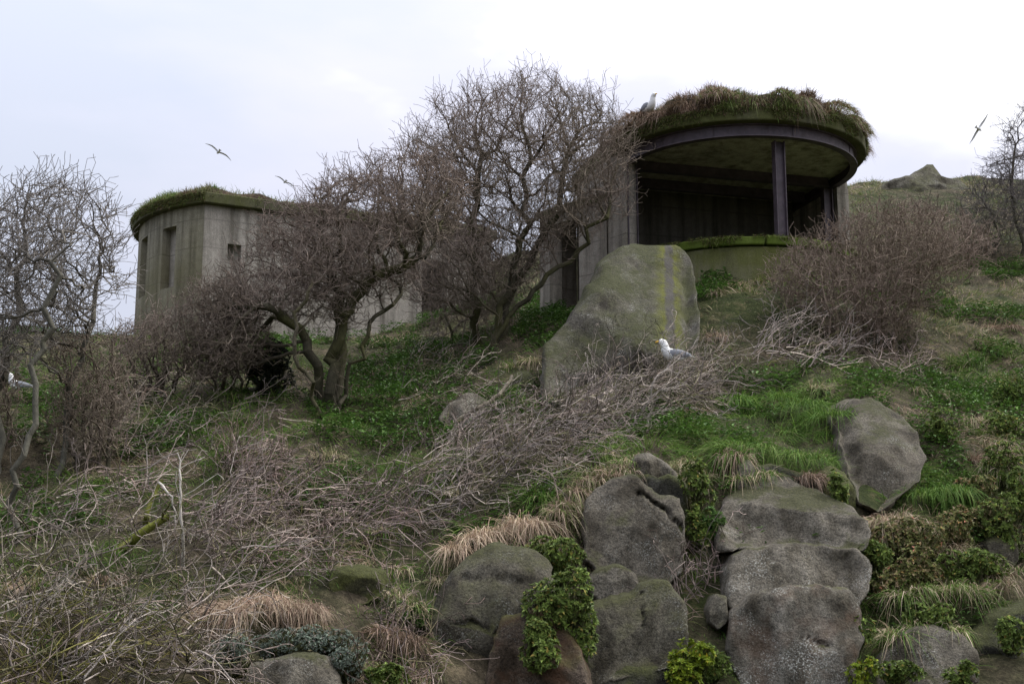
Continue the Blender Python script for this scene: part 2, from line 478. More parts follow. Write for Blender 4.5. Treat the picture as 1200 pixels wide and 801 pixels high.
# ------------------------------------------------------------------ solid shape helpers
class Solid:
    def __init__(s): s.V = []; s.F = {}
    def add(s, V, faces):
        o = len(s.V); s.V += [tuple(map(float, v)) for v in V]
        for f in faces: s.F.setdefault(len(f), []).append([i + o for i in f])
        return s
    def strip(s, outer, inner, z0, z1, close=False):
        """solid wall between two plan polylines; z0, z1 numbers or per-point lists"""
        n = len(outer)
        a = z0 if hasattr(z0, '__len__') else [z0] * n
        c = z1 if hasattr(z1, '__len__') else [z1] * n
        V = []
        for i in range(n):
            V += [(*outer[i], a[i]), (*outer[i], c[i]), (*inner[i], c[i]), (*inner[i], a[i])]
        Fs = []
        for i in range(n if close else n - 1):
            p, r = 4 * i, 4 * ((i + 1) % n)
            for k in range(4):
                Fs.append([p + k, p + (k + 1) % 4, r + (k + 1) % 4, r + k])
        if not close:
            Fs += [[3, 2, 1, 0], [4*n-4, 4*n-3, 4*n-2, 4*n-1]]
        return s.add(V, Fs)
    def prism(s, poly, z0, z1):
        n = len(poly)
        V = [(*p, z0) for p in poly] + [(*p, z1) for p in poly]
        Fs = [[i, (i+1) % n, n + (i+1) % n, n + i] for i in range(n)] + [list(range(n))[::-1], list(range(n, 2*n))]
        return s.add(V, Fs)
    def box(s, c, ax, ay, hx, hy, z0, z1):
        c = np.array(c[:2], float); ax = np.array(ax, float); ay = np.array(ay, float)
        return s.prism([c - ax*hx - ay*hy, c + ax*hx - ay*hy, c + ax*hx + ay*hy, c - ax*hx + ay*hy], z0, z1)
    def build(s, name, mat, parent=None, smooth=False, bevel=0.0):
        fs = [np.array(v) for v in s.F.values()]
        o = obj(name, np.array(s.V), fs, mat, parent, smooth=smooth)
        import bmesh
        bm = bmesh.new(); bm.from_mesh(o.data); bmesh.ops.recalc_face_normals(bm, faces=bm.faces)
        bm.to_mesh(o.data); bm.free()
        if bevel:
            md = o.modifiers.new("bevel", 'BEVEL'); md.width = bevel; md.segments = 2; md.limit_method = 'ANGLE'; md.angle_limit = math.radians(40)
        return o

# ------------------------------------------------------------------ bunkers
M_CONC = concrete_mat("weathered_concrete", (0.34, 0.31, 0.27), 0.34, (0.11, 0.105, 0.035))
M_CONCL = concrete_mat("algae_concrete", (0.25, 0.23, 0.18), 0.62, (0.115, 0.105, 0.03), 9.0, 12.2)
M_CEIL = concrete_mat("ceiling_concrete", (0.40, 0.375, 0.315), 0.12)
M_FASC = concrete_mat("mossy_concrete_edge", (0.14, 0.13, 0.095), 0.64, (0.07, 0.078, 0.018))
M_COPE = concrete_mat("green_mossy_coping", (0.14, 0.14, 0.09), 0.78, (0.10, 0.15, 0.012))
M_PARA = concrete_mat("mossy_parapet", (0.20, 0.185, 0.135), 0.64, (0.10, 0.11, 0.022))
M_BACK = concrete_mat("shade_toned_concrete", (0.12, 0.11, 0.095), 0.3)  # back wall: concrete colour darkened to stand in for the dim interior
M_STEEL = steel_mat()

# --- round observation post (right)
th = math.radians(16)
EX = np.array([math.cos(th), math.sin(th)]); EY = np.array([-math.sin(th), math.cos(th)])
C0 = np.array([4.52, 27.3])
def L(x, y): return C0 + EX * x + EY * y
def arc(R, a0, a1, n): return [L(R * math.cos(t), R * math.sin(t)) for t in np.linspace(math.radians(a0), math.radians(a1), n)]
ZG, ZP, ZB, ZS, ZT = 9.0, 9.83, 11.74, 11.98, 12.24     # ground, parapet, beam foot, slab foot, slab top
post_root = thing("observation_post", (*C0, ZG), "open-fronted round concrete observation post with steel ring beam and turf roof", "bunker")
s = Solid()
slab = arc(2.58, 180, 360, 49) + [L(2.66, 2.4), L(-2.7, 2.4)]
s.prism(slab, ZS, ZT); s.build("roof_slab", M_FASC, post_root, bevel=0.03)
s = Solid(); s.prism(arc(2.30, 182, 358, 41) + [L(2.3, 2.1), L(-2.3, 2.1)], ZS - 0.035, ZS - 0.003); s.build("ceiling", M_CEIL, post_root)
tr = [L(-2.35, 2.0)] + arc(2.35, 180, 360, 49) + [L(2.35, 2.0)]
def off(pl, R0, R1):   # same path at two radii
    f = lambda R: [L(-R, 2.0)] + arc(R, 180, 360, 49) + [L(R, 2.0)]
    return f(R0), f(R1)
s = Solid()
o_, i_ = off(tr, 2.345, 2.315); s.strip(o_, i_, ZB + 0.02, ZS - 0.02)
o_, i_ = off(tr, 2.40, 2.25); s.strip(o_, i_, ZB, ZB + 0.022)
o_, i_ = off(tr, 2.40, 2.305); s.strip(o_, i_, ZS - 0.022, ZS - 0.002)
s.build("ring_beam", M_STEEL, post_root)
for yy in (0.25, 1.3):
    s = Solid()
    s.box(L(0, yy), EX, EY, 2.22, 0.012, ZS - 0.22, ZS - 0.036); s.box(L(0, yy), EX, EY, 2.22, 0.075, ZS - 0.245, ZS - 0.22)
    s.build("ceiling_beam", M_STEEL, post_root)
def hpost(c, z0, z1, name="post", w=0.085):
    s = Solid()
    s.box(c, EX, EY, w, 0.012, z0, z1)
    for k in (-1, 1): s.box(np.array(c) + EX * k * (w + 0.009), EX, EY, 0.009, 0.075, z0, z1)
    return s.build(name, M_STEEL, post_root)
pp = P(914.5, 240, 25.27)[:2]
hpost(pp, ZP - 0.05, ZB - 0.002)
hpost(L(-2.28, -0.08), ZG, ZB - 0.002); hpost(L(2.20, 0.30), ZG, ZB - 0.002)
for r in range(3):      # rivet plate joints on the ring beam
    a = 230 + r * 42
    s = Solid(); s.strip(arc(2.358, a, a + 5, 4), arc(2.346, a, a + 5, 4), ZB + 0.03, ZS - 0.03); s.build("splice_plate", M_STEEL, post_root)
s = Solid()             # right wall, back wall
s.strip([L(2.62, 0.15), L(2.62, 2.3)], [L(2.36, 0.15), L(2.36, 2.3)], ZG - 0.6, ZB - 0.003)
s.strip([L(2.6, 0.15), L(2.6, 2.3)], [L(2.43, 0.15), L(2.43, 2.3)], ZB - 0.003, ZS - 0.003)
s.build("side_wall", M_CONC, post_root)
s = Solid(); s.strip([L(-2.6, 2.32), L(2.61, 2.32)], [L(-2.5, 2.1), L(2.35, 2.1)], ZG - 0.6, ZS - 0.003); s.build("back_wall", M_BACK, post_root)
s = Solid()             # left wall with its doorway
wl0, wl1, wl2, wl3 = L(-2.42, -0.1), L(-3.0, 1.05), L(-3.36, 1.85), L(-3.5, 2.1)
def inn(a): return a + EX * 0.26
ZA = ZG + 2.12
s.strip([wl0, L(-2.6, 0.4), L(-2.62, 2.3)], [inn(wl0), inn(L(-2.6, 0.4)), inn(L(-2.62, 2.3))], ZG - 0.6, ZS - 0.003)
s.build("side_wall", M_CONC, post_root)
s = Solid()             # low porch with the doorway
s.strip([L(-2.63, 0.42), wl1], [inn(L(-2.63, 0.7)) - EX * .27, inn(wl1)], ZG - 0.6, ZA)
s.strip([wl1, wl2], [inn(wl1), inn(wl2)], ZG + 1.92, ZA)
s.strip([wl2, wl3], [inn(wl2), inn(wl3)], ZG - 0.6, ZA)
s.strip([wl3, L(-2.64, 2.5)], [wl3 + EX * .3 - EY * .1, L(-2.64, 2.25)], ZG - 0.6, ZA)
s.build("porch_wall", M_CONC, post_root)
s = Solid(); s.prism([L(-2.635, 0.36), wl1 - EX * .06, wl3 - EX * .06, L(-2.635, 2.55)], ZA + 0.003, ZA + 0.14); s.build("porch_roof", M_FASC, post_root)
s = Solid(); s.prism(arc(2.0, 182, 358, 31) + [L(2.3, 2.1), L(-2.3, 2.1)], ZG - 0.3, ZG + 0.06); s.build("floor", M_CEIL, post_root)
s = Solid(); s.strip(arc(2.30, 186, 354, 41), arc(2.06, 186, 354, 41), ZG - 0.7, ZP - 0.19); s.build("parapet", M_PARA, post_root)
cuts = [187, 214, 232, 257, 279, 292, 312, 334, 353]
for k in range(len(cuts) - 1):
    a0, a1 = cuts[k] + 0.5, cuts[k + 1] - 0.5
    dz = random.uniform(-0.015, 0.012); dr = random.uniform(-0.02, 0.03)
    s = Solid(); s.strip(arc(2.37 + dr, a0, a1, 7), arc(2.0, a0, a1, 7), ZP - 0.165 + dz, [ZP + dz + random.uniform(-.012, .012) for _ in range(7)])
    s.build("coping_block", M_COPE, post_root, bevel=0.025)

# --- D-shaped bunker (left)
A2 = P(240, 238, 30)[:2]
dd = np.array([math.cos(math.radians(26)), math.sin(math.radians(26))]); nn = np.array([-dd[1], dd[0]])
ZG2, ZW, ZT2 = 8.2, 11.93, 12.17
bk = thing("bunker", (*(A2 + dd * 2.5 + nn * 2.3), ZG2), "closed grey concrete bunker with curved end wall, slit windows and grassy roof", "bunker")
CH, SAG = 4.6, 0.9
Rr = (CH * CH / 4 + SAG * SAG) / (2 * SAG)
cc = A2 + nn * CH / 2 + dd * (Rr - SAG)
half = math.asin(CH / 2 / Rr)
def carc(R, t): # t 0..1 from near corner A2 to far corner
    a = -half + 2 * half * t
    return cc + (-dd * math.cos(a) + nn * math.sin(a)) * R
def cseg(s, t0, t1, z0, z1, ro=0.0, ri=-0.35):
    ts = np.linspace(t0, t1, max(2, int(abs(t1 - t0) * 40)))
    s.strip([carc(Rr + ro, t) for t in ts], [carc(Rr + ri, t) for t in ts], z0, z1)
W1, W2 = (0.155, 0.25), (0.395, 0.495)
s = Solid()
zs0, zs1 = 10.15, 11.55
t = 0.0
for (a, b_) in (W1, W2):
    cseg(s, t, a, ZG2 - 1, ZW); cseg(s, a, b_, zs1, ZW); cseg(s, a, b_, ZG2 - 1, zs0); t = b_
cseg(s, t, 1.0, ZG2 - 1, ZW)
s.build("curved_wall", M_CONCL, bk)
for (a, b_) in (W1, W2):
    s = Solid(); cseg(s, a, b_, zs0, zs1, -0.22, -0.33); s.build("window_infill", M_CONC, bk)
s = Solid()
def wseg(s, u0, u1, z0, z1, d0=0.0, d1=0.35):
    a, b_ = A2 + dd * u0, A2 + dd * u1
    s.strip([a + nn * d0, b_ + nn * d0], [a + nn * d1, b_ + nn * d1], z0, z1)
u0, u1 = 0.55, 0.86
wseg(s, 0.003, u0, ZG2 - 1, ZW); wseg(s, u0, u1, ZG2 - 1, 10.72); wseg(s, u0, u1, 11.1, ZW); wseg(s, u1, 5.15, ZG2 - 1, ZW)
wseg(s, 5.15, 5.85, 11.25, ZW); wseg(s, 5.85, 7.0, ZG2 - 1, ZW)
s.build("side_wall", M_CONC, bk)
s = Solid(); wseg(s, u0, u1, 10.72, 11.1, 0.24, 0.34); s.build("window_infill", M_CEIL, bk)
s = Solid(); wseg(s, 5.08, 5.2, ZG2 - 1, 11.25, -0.02, 0.2); s.build("door_jamb", M_CONC, bk)
s = Solid(); s.strip([A2 + dd * 7 + nn * 0.36, A2 + dd * 7 + nn * CH, carc(Rr - .02, 1.0)], [A2 + dd * 6.7 + nn * 0.36, A2 + dd * 6.7 + nn * (CH - .3), carc(Rr - .35, 1.0) - nn * .2], ZG2 - 1, ZW); s.build("back_wall", M_CONC, bk)
s = Solid()
s.prism([carc(Rr + 0.16, t) for t in np.linspace(-0.02, 1.02, 31)] + [A2 + dd * 7.1 + nn * (CH + .15), A2 + dd * 7.1 - nn * 0.16], ZW + 0.002, ZT2)
s.build("roof_slab", M_FASC, bk, bevel=0.02)

# ------------------------------------------------------------------ boulders
R_GREY = rock_mat("grey_rock", (0.15, 0.137, 0.114), 0.20, (0.05, 0.052, 0.018), 0.6)
R_GREY2 = rock_mat("brown_grey_rock", (0.128, 0.115, 0.094), 0.26, (0.05, 0.052, 0.018), 0.5)
R_GREY3 = rock_mat("pale_grey_rock", (0.172, 0.158, 0.132), 0.16, (0.06, 0.06, 0.022), 0.8)
R_MOSS = rock_mat("mossy_rock", (0.115, 0.106, 0.084), 0.42, (0.05, 0.052, 0.016), 0.6)
R_GREEN = rock_mat("green_rock", (0.10, 0.10, 0.06), 0.72, (0.055, 0.06, 0.013), 0.1)
R_RUST = rock_mat("rusty_rock", (0.11, 0.085, 0.065), 0.4, (0.07, 0.07, 0.02), 0.15, rust=0.8)
R_LICH = rock_mat("lichen_rock", (0.14, 0.13, 0.11), 0.2, (0.08, 0.08, 0.03), 1.0, rust=0.35)
R_DARK = rock_mat("dark_rock", (0.075, 0.073, 0.065), 0.55, (0.05, 0.055, 0.015), 0.2)

def resample(poly, n):
    p = np.array(poly, float)
    for f_ in (0.12,):      # round the corners a little
        qn = np.roll(p, -1, 0); p = np.stack([p * (1 - f_) + qn * f_, p * f_ + qn * (1 - f_)], 1).reshape(-1, 2)
    c = np.vstack([p, p[:1]]); d = np.r_[0, np.cumsum(np.linalg.norm(np.diff(c, axis=0), axis=1))]
    t = np.linspace(0, d[-1], n, endpoint=False)
    o = np.stack([np.interp(t, d, c[:, 0]), np.interp(t, d, c[:, 1])], 1)
    j = np.stack([fbm(o[:, 0] / 13, o[:, 1] / 13, 15, 3) - .5, fbm(o[:, 0] / 13, o[:, 1] / 13, 16, 3) - .5], 1) * min(9.0, 0.09 * d[-1] / 4)
    return o + j

ROCKS = []
def rock(outline, label, mat, T=0.4, p=4.0, TB=0.8, Y=None, lean=0.6, amp=0.05, feature=None, N=72, name="boulder", dY=0.0, seed=0, grow=1.05, facets=9, cracks=()):
    out = resample(outline, N)
    oc = (out.min(0) + out.max(0)) / 2; out = oc + (out - oc) * grow
    cx, cy = (out[:, 0].min() + out[:, 0].max()) / 2, (out[:, 1].min() + out[:, 1].max()) / 2
    ybot, ytop = out[:, 1].max(), out[:, 1].min()
    Yb, Yt = hit(cx, min(ybot, 800))[1], hit(cx, ytop)[1]
    if Y is None: Y = (Yb + Yt) / 2
    slope = np.clip((Yt - Yb) / max(ybot - ytop, 1) * lean, 0, 0.02)
    Y += dY - 0.12
    rs = 1 - (1 - np.linspace(0.0, 1, 30 if cracks else 19)) ** (1.35 if cracks else 1.7)
    V = []; WR = []
    for side, TT, rr in ((-1, T, rs), (1, TB, rs[-2::-3])):
        for r in rr:
            if r == 0: r = 0.004
            bul = (1 - r ** p) ** (1 / p)
            for k in range(N):
                px = cx + (out[k, 0] - cx) * r; py = cy + (out[k, 1] - cy) * r
                y = Y + slope * (cy - py)
                dep = TT * bul
                if side < 0 and feature: dep += feature(px, py) * min(1, (1 - r) * 6)
                if side < 0:
                    for (x0, y0, x1, y1, cw, cd) in cracks:
                        tt = min(1, max(0, ((px - x0) * (x1 - x0) + (py - y0) * (y1 - y0)) / ((x1 - x0) ** 2 + (y1 - y0) ** 2)))
                        dc = math.hypot(px - x0 - tt * (x1 - x0), py - y0 - tt * (y1 - y0) + 5.0 * mnoise.noise(Vector((px * .09, py * .09, 3.0))) + 2.5 * mnoise.noise(Vector((px * .3, py * .3, 7.0))))
                        dep -= cd * math.exp(-(dc / (cw * .75)) ** 2)
                V.append(P(px, py, y) + np.array([0, side * dep, 0])); WR.append(1 - r ** 7 if side < 0 else 0.0)
    V = np.array(V); nr = len(V) // N
    # chipped planar facets
    fr = np.random.default_rng(seed + 100)
    for _ in range(facets):
        nv = norm(fr.normal(0, 1, 3) * [0.36, 0.2, 0.34] + [0, -1.0, 0.12]); q0 = (V - V.mean(0)) @ nv
        ex_ = np.maximum(0, q0 - np.quantile(q0, fr.uniform(0.55, 0.92)))
        V -= nv * (0.85 * ex_ * np.array(WR))[:, None]
    # relief
    for i, v in enumerate(V):
        q_ = Vector((v[0] * 1.1 + seed * 7.3, v[1] * 1.1, v[2] * 1.1))
        d = mnoise.noise_vector(q_) * amp * 1.6 + mnoise.noise_vector(q_ * 2.9) * amp * 0.7 + mnoise.noise_vector(q_ * 8.0) * amp * 0.28 + mnoise.noise_vector(q_ * 19.0) * amp * 0.13
        f = 1 - 2 * abs(mnoise.noise(q_ * 1.7 + Vector((3, 1, 7))))
        V[i] += np.array(d) + np.array([0, -1, 0.3]) * amp * 0.8 * (f - 0.5)
    ii = np.arange(nr * N).reshape(nr, N)
    a, b_ = ii[:-1], ii[1:]
    fq = np.stack([a, np.roll(a, -1, 1), np.roll(b_, -1, 1), b_], -1).reshape(-1, 4)
    o = obj(name, V, [fq, ii[-1][None, :]], mat, smooth=True)
    tag(o, label, "boulder")
    if 'mass' not in label and 'gap' not in label: ROCKS.append(out)
    return o

def standing_feature(px, py):
    f = 0.0
    if px > 781: f -= 0.12 + (px - 781) * 0.022          # narrow right face set back behind the edge
    if 776 < px < 792: f -= 0.07
    f += 0.10 * math.exp(-((px - 745) / 26) ** 2) * (1 if py < 400 else 0.4)
    if py > 396 + (px - 700) * 0.1 and 700 < px < 755: f -= 0.09
    return f
def lean_feature(px, py):
    ridge = 992 + (py - 480) * 0.16
    return -0.022 * max(0.0, ridge - px) - 0.004 * max(0.0, px - ridge - 30)
yb = 21.2
R_STAND = rock_mat("standing_rock", (0.118, 0.11, 0.094), 0.46, (0.046, 0.05, 0.015), 0.9, streak=P(785, 360, yb - 0.4)[0] - 0.112 * (yb - 0.4))
rock([(634,470),(636,425),(640,405),(664,376),(684,338),(703,308),(726,293),(770,288),(793,290),(809,304),(816,330),(816,400),(814,440),(800,480),(700,490)],
     "tall upright grey boulder with green moss streaks, in front of the round post", R_STAND, T=0.75, p=3.0, TB=1.2, Y=yb, lean=0.25, amp=0.05, feature=standing_feature, N=96, facets=4, grow=1.0)
rock([(968,486),(988,473),(1012,472),(1044,486),(1070,513),(1081,540),(1064,566),(1025,597),(1004,590),(990,560),(984,525)],
     "leaning grey boulder with white bird streaks, between two green grass clumps", R_GREY2, T=0.42, p=5.0, amp=0.03, lean=0.9, seed=2, dY=-0.2, facets=2, feature=lean_feature, N=96)
rock([(850,641),(847,605),(856,577),(884,565),(908,559),(938,574),(985,594),(1003,617),(1008,640),(985,645),(930,640),(880,644)],
     "smooth domed grey rock capping the stacked rock column", R_GREY, T=0.46, p=7.0, amp=0.03, grow=1.11, seed=3, N=110, facets=6, lean=1.3, cracks=[(862,632,910,612,3,.07)])
rock([(851,672),(862,652),(900,643),(950,642),(988,645),(1002,656),(1003,690),(992,712),(960,716),(930,706),(898,716),(866,724),(852,706)],
     "broad grey rock block with an undercut edge, under the domed cap rock", R_GREY3, T=0.50, p=9.0, amp=0.025, grow=1.11, seed=4, N=110, facets=5, cracks=[(990,650,985,712,2.5,.07),(870,700,940,690,3,.08)])
rock([(860,726),(880,704),(930,694),(980,698),(996,716),(990,770),(984,840),(890,840),(868,800),(856,760)],
     "pale lichen-mottled rock block at the foot of the rock column", R_LICH, T=0.40, p=8.0, amp=0.04, grow=1.11, seed=41, N=100, facets=3, dY=-0.15, cracks=[(880,735,960,760,3,.05)])
rock([(840,850),(842,700),(838,620),(850,575),(900,556),(960,560),(1012,610),(1020,700),(1012,850)], "dark rock mass behind the stacked rock column", R_DARK, T=0.22, p=5, TB=0.6, amp=0.07, seed=42, N=70, dY=0.25)
rock([(508,850),(512,720),(540,668),(600,640),(672,640),(690,590),(735,556),(792,566),(806,640),(806,760),(820,850)], "dark rock mass behind the central outcrop", R_DARK, T=0.22, p=5, TB=0.6, amp=0.07, seed=43, N=90, dY=0.28)
rock([(983,642),(1008,645),(1012,670),(1002,705),(990,700),(988,660)], "narrow grey rock wedged beside the notched rock column", R_GREY, T=0.2, amp=0.02, seed=5, N=40)
rock([(733,556),(742,542),(757,534),(775,545),(790,560),(791,585),(775,592),(752,582),(736,570)],
     "small pointed grey rock at the top of the central outcrop", R_GREY, T=0.32, p=4.2, amp=0.03, seed=6, N=48, grow=1.15)
rock([(684,610),(690,588),(712,570),(738,566),(765,588),(792,592),(797,630),(795,665),(775,682),(740,684),(705,668),(688,650)],
     "broad grey rock face with white lichen spots below the pointed rock", R_GREY2, T=0.42, p=7.0, amp=0.035, grow=1.11, seed=7, N=110, facets=6, cracks=[(742,584,775,600,2.5,.10),(775,600,796,622,2.5,.10),(690,640,720,668,2.5,.06),(775,672,735,650,2.5,.05)])
rock([(772,590),(792,583),(798,610),(799,660),(788,672),(778,650)], "narrow mossy yellow-green slab on the edge of the lichen spotted rock", R_GREEN, T=0.36, amp=0.03, seed=8, N=40, dY=-0.1)
rock([(690,684),(700,670),(722,664),(740,674),(744,692),(735,704),(705,709),(692,700)],
     "small rounded grey rock below the lichen spotted face", R_GREY, T=0.42, p=2.4, amp=0.025, seed=9, N=44, grow=1.15)
rock([(676,730),(690,706),(730,702),(748,690),(780,690),(797,712),(796,760),(775,776),(730,786),(690,792),(678,770)],
     "dark mossy rock with olive patches beneath the small rounded rock", R_MOSS, T=0.45, p=8.0, amp=0.035, grow=1.11, seed=10, facets=3, N=110, cracks=[(748,692,752,770,2.5,.08)])
rock([(518,720),(524,690),(545,663),(575,650),(612,652),(640,672),(640,720),(625,760),(615,840),(520,840),(512,770)],
     "big mottled mossy rock under the fringe of straw grass", R_MOSS, T=0.5, p=5.5, amp=0.05, facets=5, grow=1.11, seed=11, dY=-0.22, N=110, cracks=[(522,735,560,728,3,.08),(560,728,600,745,3,.08),(545,680,610,690,3,.05)])
rock([(572,770),(590,722),(622,716),(660,730),(680,760),(690,840),(570,840)],
     "rusty brown rock below the big leafy green shrub", R_RUST, T=0.42, p=6, amp=0.05, seed=12, dY=-0.3)
rock([(682,800),(720,782),(790,770),(812,790),(815,840),(680,840)], "dark grey rock under the mossy olive rock", R_DARK, T=0.4, p=3.4, amp=0.04, seed=13)
rock([(276,830),(284,790),(305,772),(340,766),(384,768),(394,785),(400,830)], "flat-topped pale grey rock ringed by silvery plants", R_GREY, T=0.45, p=3.2, amp=0.03, seed=14)
rock([(386,690),(392,668),(420,664),(448,670),(452,696),(430,708),(398,706)], "dark green mossy rock set into the slope beside straw grass", R_GREEN, T=0.3, p=3.6, amp=0.04, seed=15, N=48)
rock([(518,497),(528,476),(548,465),(572,470),(588,486),(580,505),(540,512)], "small grey rock half buried in twigs below the middle tree", R_GREY, T=0.35, amp=0.04, seed=16, N=48)
rock([(596,452),(604,438),(618,436),(626,450),(618,466),(600,466)], "small dark rock in a hollow beside the upright boulder", R_DARK, T=0.3, amp=0.03, seed=17, N=36)
rock([(1016,840),(1022,770),(1045,742),(1085,735),(1122,742),(1134,770),(1130,840)], "wide grey rock at the foot of the shrubby bank", R_GREY, T=0.4, p=4.2, amp=0.045, seed=18)
rock([(1130,840),(1136,760),(1150,725),(1180,705),(1230,700),(1260,840)], "dark streaked rock face at the foot of the bank", R_DARK, T=0.4, p=3.4, amp=0.07, seed=19)
rock([(956,560),(968,548),(985,556),(998,580),(1000,600),(985,604),(965,590)], "small moss-covered rock tucked behind the domed cap rock", R_GREEN, T=0.3, amp=0.03, seed=20, N=40)
rock([(862,570),(864,545),(876,540),(884,552),(880,575),(868,580)], "small pale grey rock sliver above the domed cap rock", R_GREY, T=0.25, amp=0.02, seed=21, N=32)
rock([(800,600),(806,548),(830,535),(862,548),(862,600),(850,640),(815,650)], "dark green mossy rock in the gap between the two outcrops", R_GREEN, T=0.2, p=4, amp=0.05, seed=22, dY=0.4)
rock([(795,720),(800,660),(825,640),(850,650),(855,720),(850,790),(800,790)], "dark rock deep in the gap between the two outcrops", R_DARK, T=0.2, p=4, amp=0.06, seed=23, dY=0.35)
rock([(824,712),(832,695),(848,698),(852,725),(840,738),(828,730)], "small grey rock in the gap beside the notched rock", R_MOSS, T=0.3, amp=0.03, seed=24, N=32)
rock([(1148,640),(1160,620),(1185,628),(1190,660),(1165,670)], "small olive rock between the leafy shrubs on the bank", R_MOSS, T=0.3, amp=0.03, seed=25, N=32)
yc = hit(1075, 222)[1]
rock([(1008,244),(1030,222),(1052,214),(1072,203),(1090,197),(1097,208),(1118,216),(1140,232),(1140,248)], "rocky crag on top of the far grassy hill", R_MOSS, T=0.7, TB=1.4, Y=yc + 0.5, amp=0.08, facets=2, seed=26, N=48)

# ------------------------------------------------------------------ branches
def tubes(nodes, parent, rad, cols=None, thick=0.02):
    """mesh of tapered tubes along a parent-linked node list"""
    nodes = np.asarray(nodes, float); parent = np.asarray(parent); rad = np.asarray(rad, float)
    c = np.nonzero(parent >= 0)[0]; p = parent[c]
    n = len(nodes)
    d = np.zeros((n, 3)); d[c] = norm(nodes[c] - nodes[p])
    main = np.full(n, -1); order = np.argsort(rad[c], kind='stable'); main[p[order]] = c[order]
    rt = np.nonzero(parent < 0)[0]; d[rt] = np.where(main[rt][:, None] >= 0, d[main[rt]], [0, 0, 1])
    dm = d.copy(); hm = main >= 0; dm[hm] = norm(d[hm] + d[main[hm]])
    Vs, Fs, Cs = [], [], []; offv = 0
    big = rad[c] > thick
    for k, sel in ((7, big), (3, ~big)):
        cs, ps = c[sel], p[sel]
        if len(cs) == 0: continue
        ism = main[ps] == cs
        r0 = np.where(ism, np.minimum(rad[ps], rad[cs] * 2.0), rad[cs] * 1.08)
        D0 = np.where(ism[:, None], dm[ps], d[cs]); D1 = dm[cs]
        ring = []
        for pos, D, r in ((nodes[ps], D0, r0), (nodes[cs], D1, rad[cs])):
            ref = np.where(np.abs(D[:, 1:2]) < 0.9, np.array([[0, 1.0, 0]]), np.array([[1.0, 0, 0]]))
            u = norm(np.cross(D, ref)); v = np.cross(D, u)
            ang = np.arange(k) * 2 * np.pi / k
            ring.append(pos[:, None] + r[:, None, None] * (u[:, None] * np.cos(ang)[None, :, None] + v[:, None] * np.sin(ang)[None, :, None]))
        m = len(cs)
        V = np.concatenate(ring, 1).reshape(-1, 3)
        base = offv + np.arange(m)[:, None] * 2 * k
        f = [np.stack([base[:, 0] + j, base[:, 0] + (j + 1) % k, base[:, 0] + k + (j + 1) % k, base[:, 0] + k + j], -1) for j in range(k)]
        Vs.append(V); Fs.append(np.concatenate(f)); offv += len(V)
        if cols is not None:
            Cs.append(np.concatenate([np.repeat(cols[ps][:, None], k, 1), np.repeat(cols[cs][:, None], k, 1)], 1).reshape(-1, 3))
    return np.concatenate(Vs), [np.concatenate(Fs)], (np.concatenate(Cs) if cols is not None else None)

def colonize(root_chains, att, step=0.16, infl=1.4, kill=0.25, iters=150, bias=(0, 0, 0.15), jit=0.25):
    nodes, par = [], []
    for ch in root_chains:
        prev = -1
        for k_, q_ in enumerate(ch):
            nodes.append(q_); par.append(prev); prev = len(nodes) - 1
    nodes = np.array(nodes, float); par = list(par); nch = np.zeros(len(nodes), int)
    D = np.linalg.norm(att[:, None] - nodes[None], axis=2)
    near = D.argmin(1); dist = D.min(1); alive = np.ones(len(att), bool)
    bias = np.array(bias)
    for it in range(iters):
        act = np.nonzero(alive & (dist < infl))[0]
        if len(act) == 0: break
        sd = np.zeros((len(nodes), 3)); np.add.at(sd, near[act], norm(att[act] - nodes[near[act]]))
        cand = np.unique(near[act]); cand = cand[nch[cand] < 3]
        if len(cand) == 0: break
        dirs = norm(norm(sd[cand]) + bias + rng.normal(0, jit, (len(cand), 3)))
        new = nodes[cand] + dirs * step
        o = len(nodes); nodes = np.vstack([nodes, new]); par += list(cand); nch[cand] += 1; nch = np.r_[nch, np.zeros(len(new), int)]
        ai = np.nonzero(alive)[0]
        dn = np.linalg.norm(att[ai][:, None] - new[None], axis=2)
        k_ = dn.argmin(1); m = dn[np.arange(len(ai)), k_]
        better = m < dist[ai]
        near[ai[better]] = o + k_[better]; dist[ai[better]] = m[better]
        alive[ai] &= dist[ai] > kill
    return nodes, np.array(par)

def add_twigs(nodes, par, n_per, length, segs=3, up=0.35, spread=0.8, prob_all=0.5, wind=(0, 0, 0)):
    """fine side twigs on the outer nodes"""
    n = len(nodes); nch = np.bincount(par[par >= 0], minlength=n)
    tip = nch == 0
    cnt = np.where(tip, n_per, rng.random(n) < prob_all).astype(int) if n_per == 1 else np.where(tip, rng.integers(1, n_per + 1, n), (rng.random(n) < prob_all).astype(int))
    cnt[par < 0] = 0
    src = np.repeat(np.arange(n), cnt)
    pd = np.zeros((n, 3)); c = par >= 0; pd[c] = norm(nodes[c] - nodes[par[c]])
    d = norm(pd[src] * 0.6 + rng.normal(0, spread, (len(src), 3)) + np.array([0, 0, up]) + np.array(wind))
    L_ = length * rng.uniform(0.45, 1.3, len(src)) / segs
    allN, allP = [nodes], [par]; prev = src; pos = nodes[src]; base = n
    for s_ in range(segs):
        d = norm(d + rng.normal(0, 0.2, d.shape) + np.array([0, 0, up * 0.15]))
        pos = pos + d * L_[:, None]
        allN.append(pos); allP.append(prev); prev = base + np.arange(len(src)); base += len(src)
    return np.vstack(allN), np.concatenate(allP)

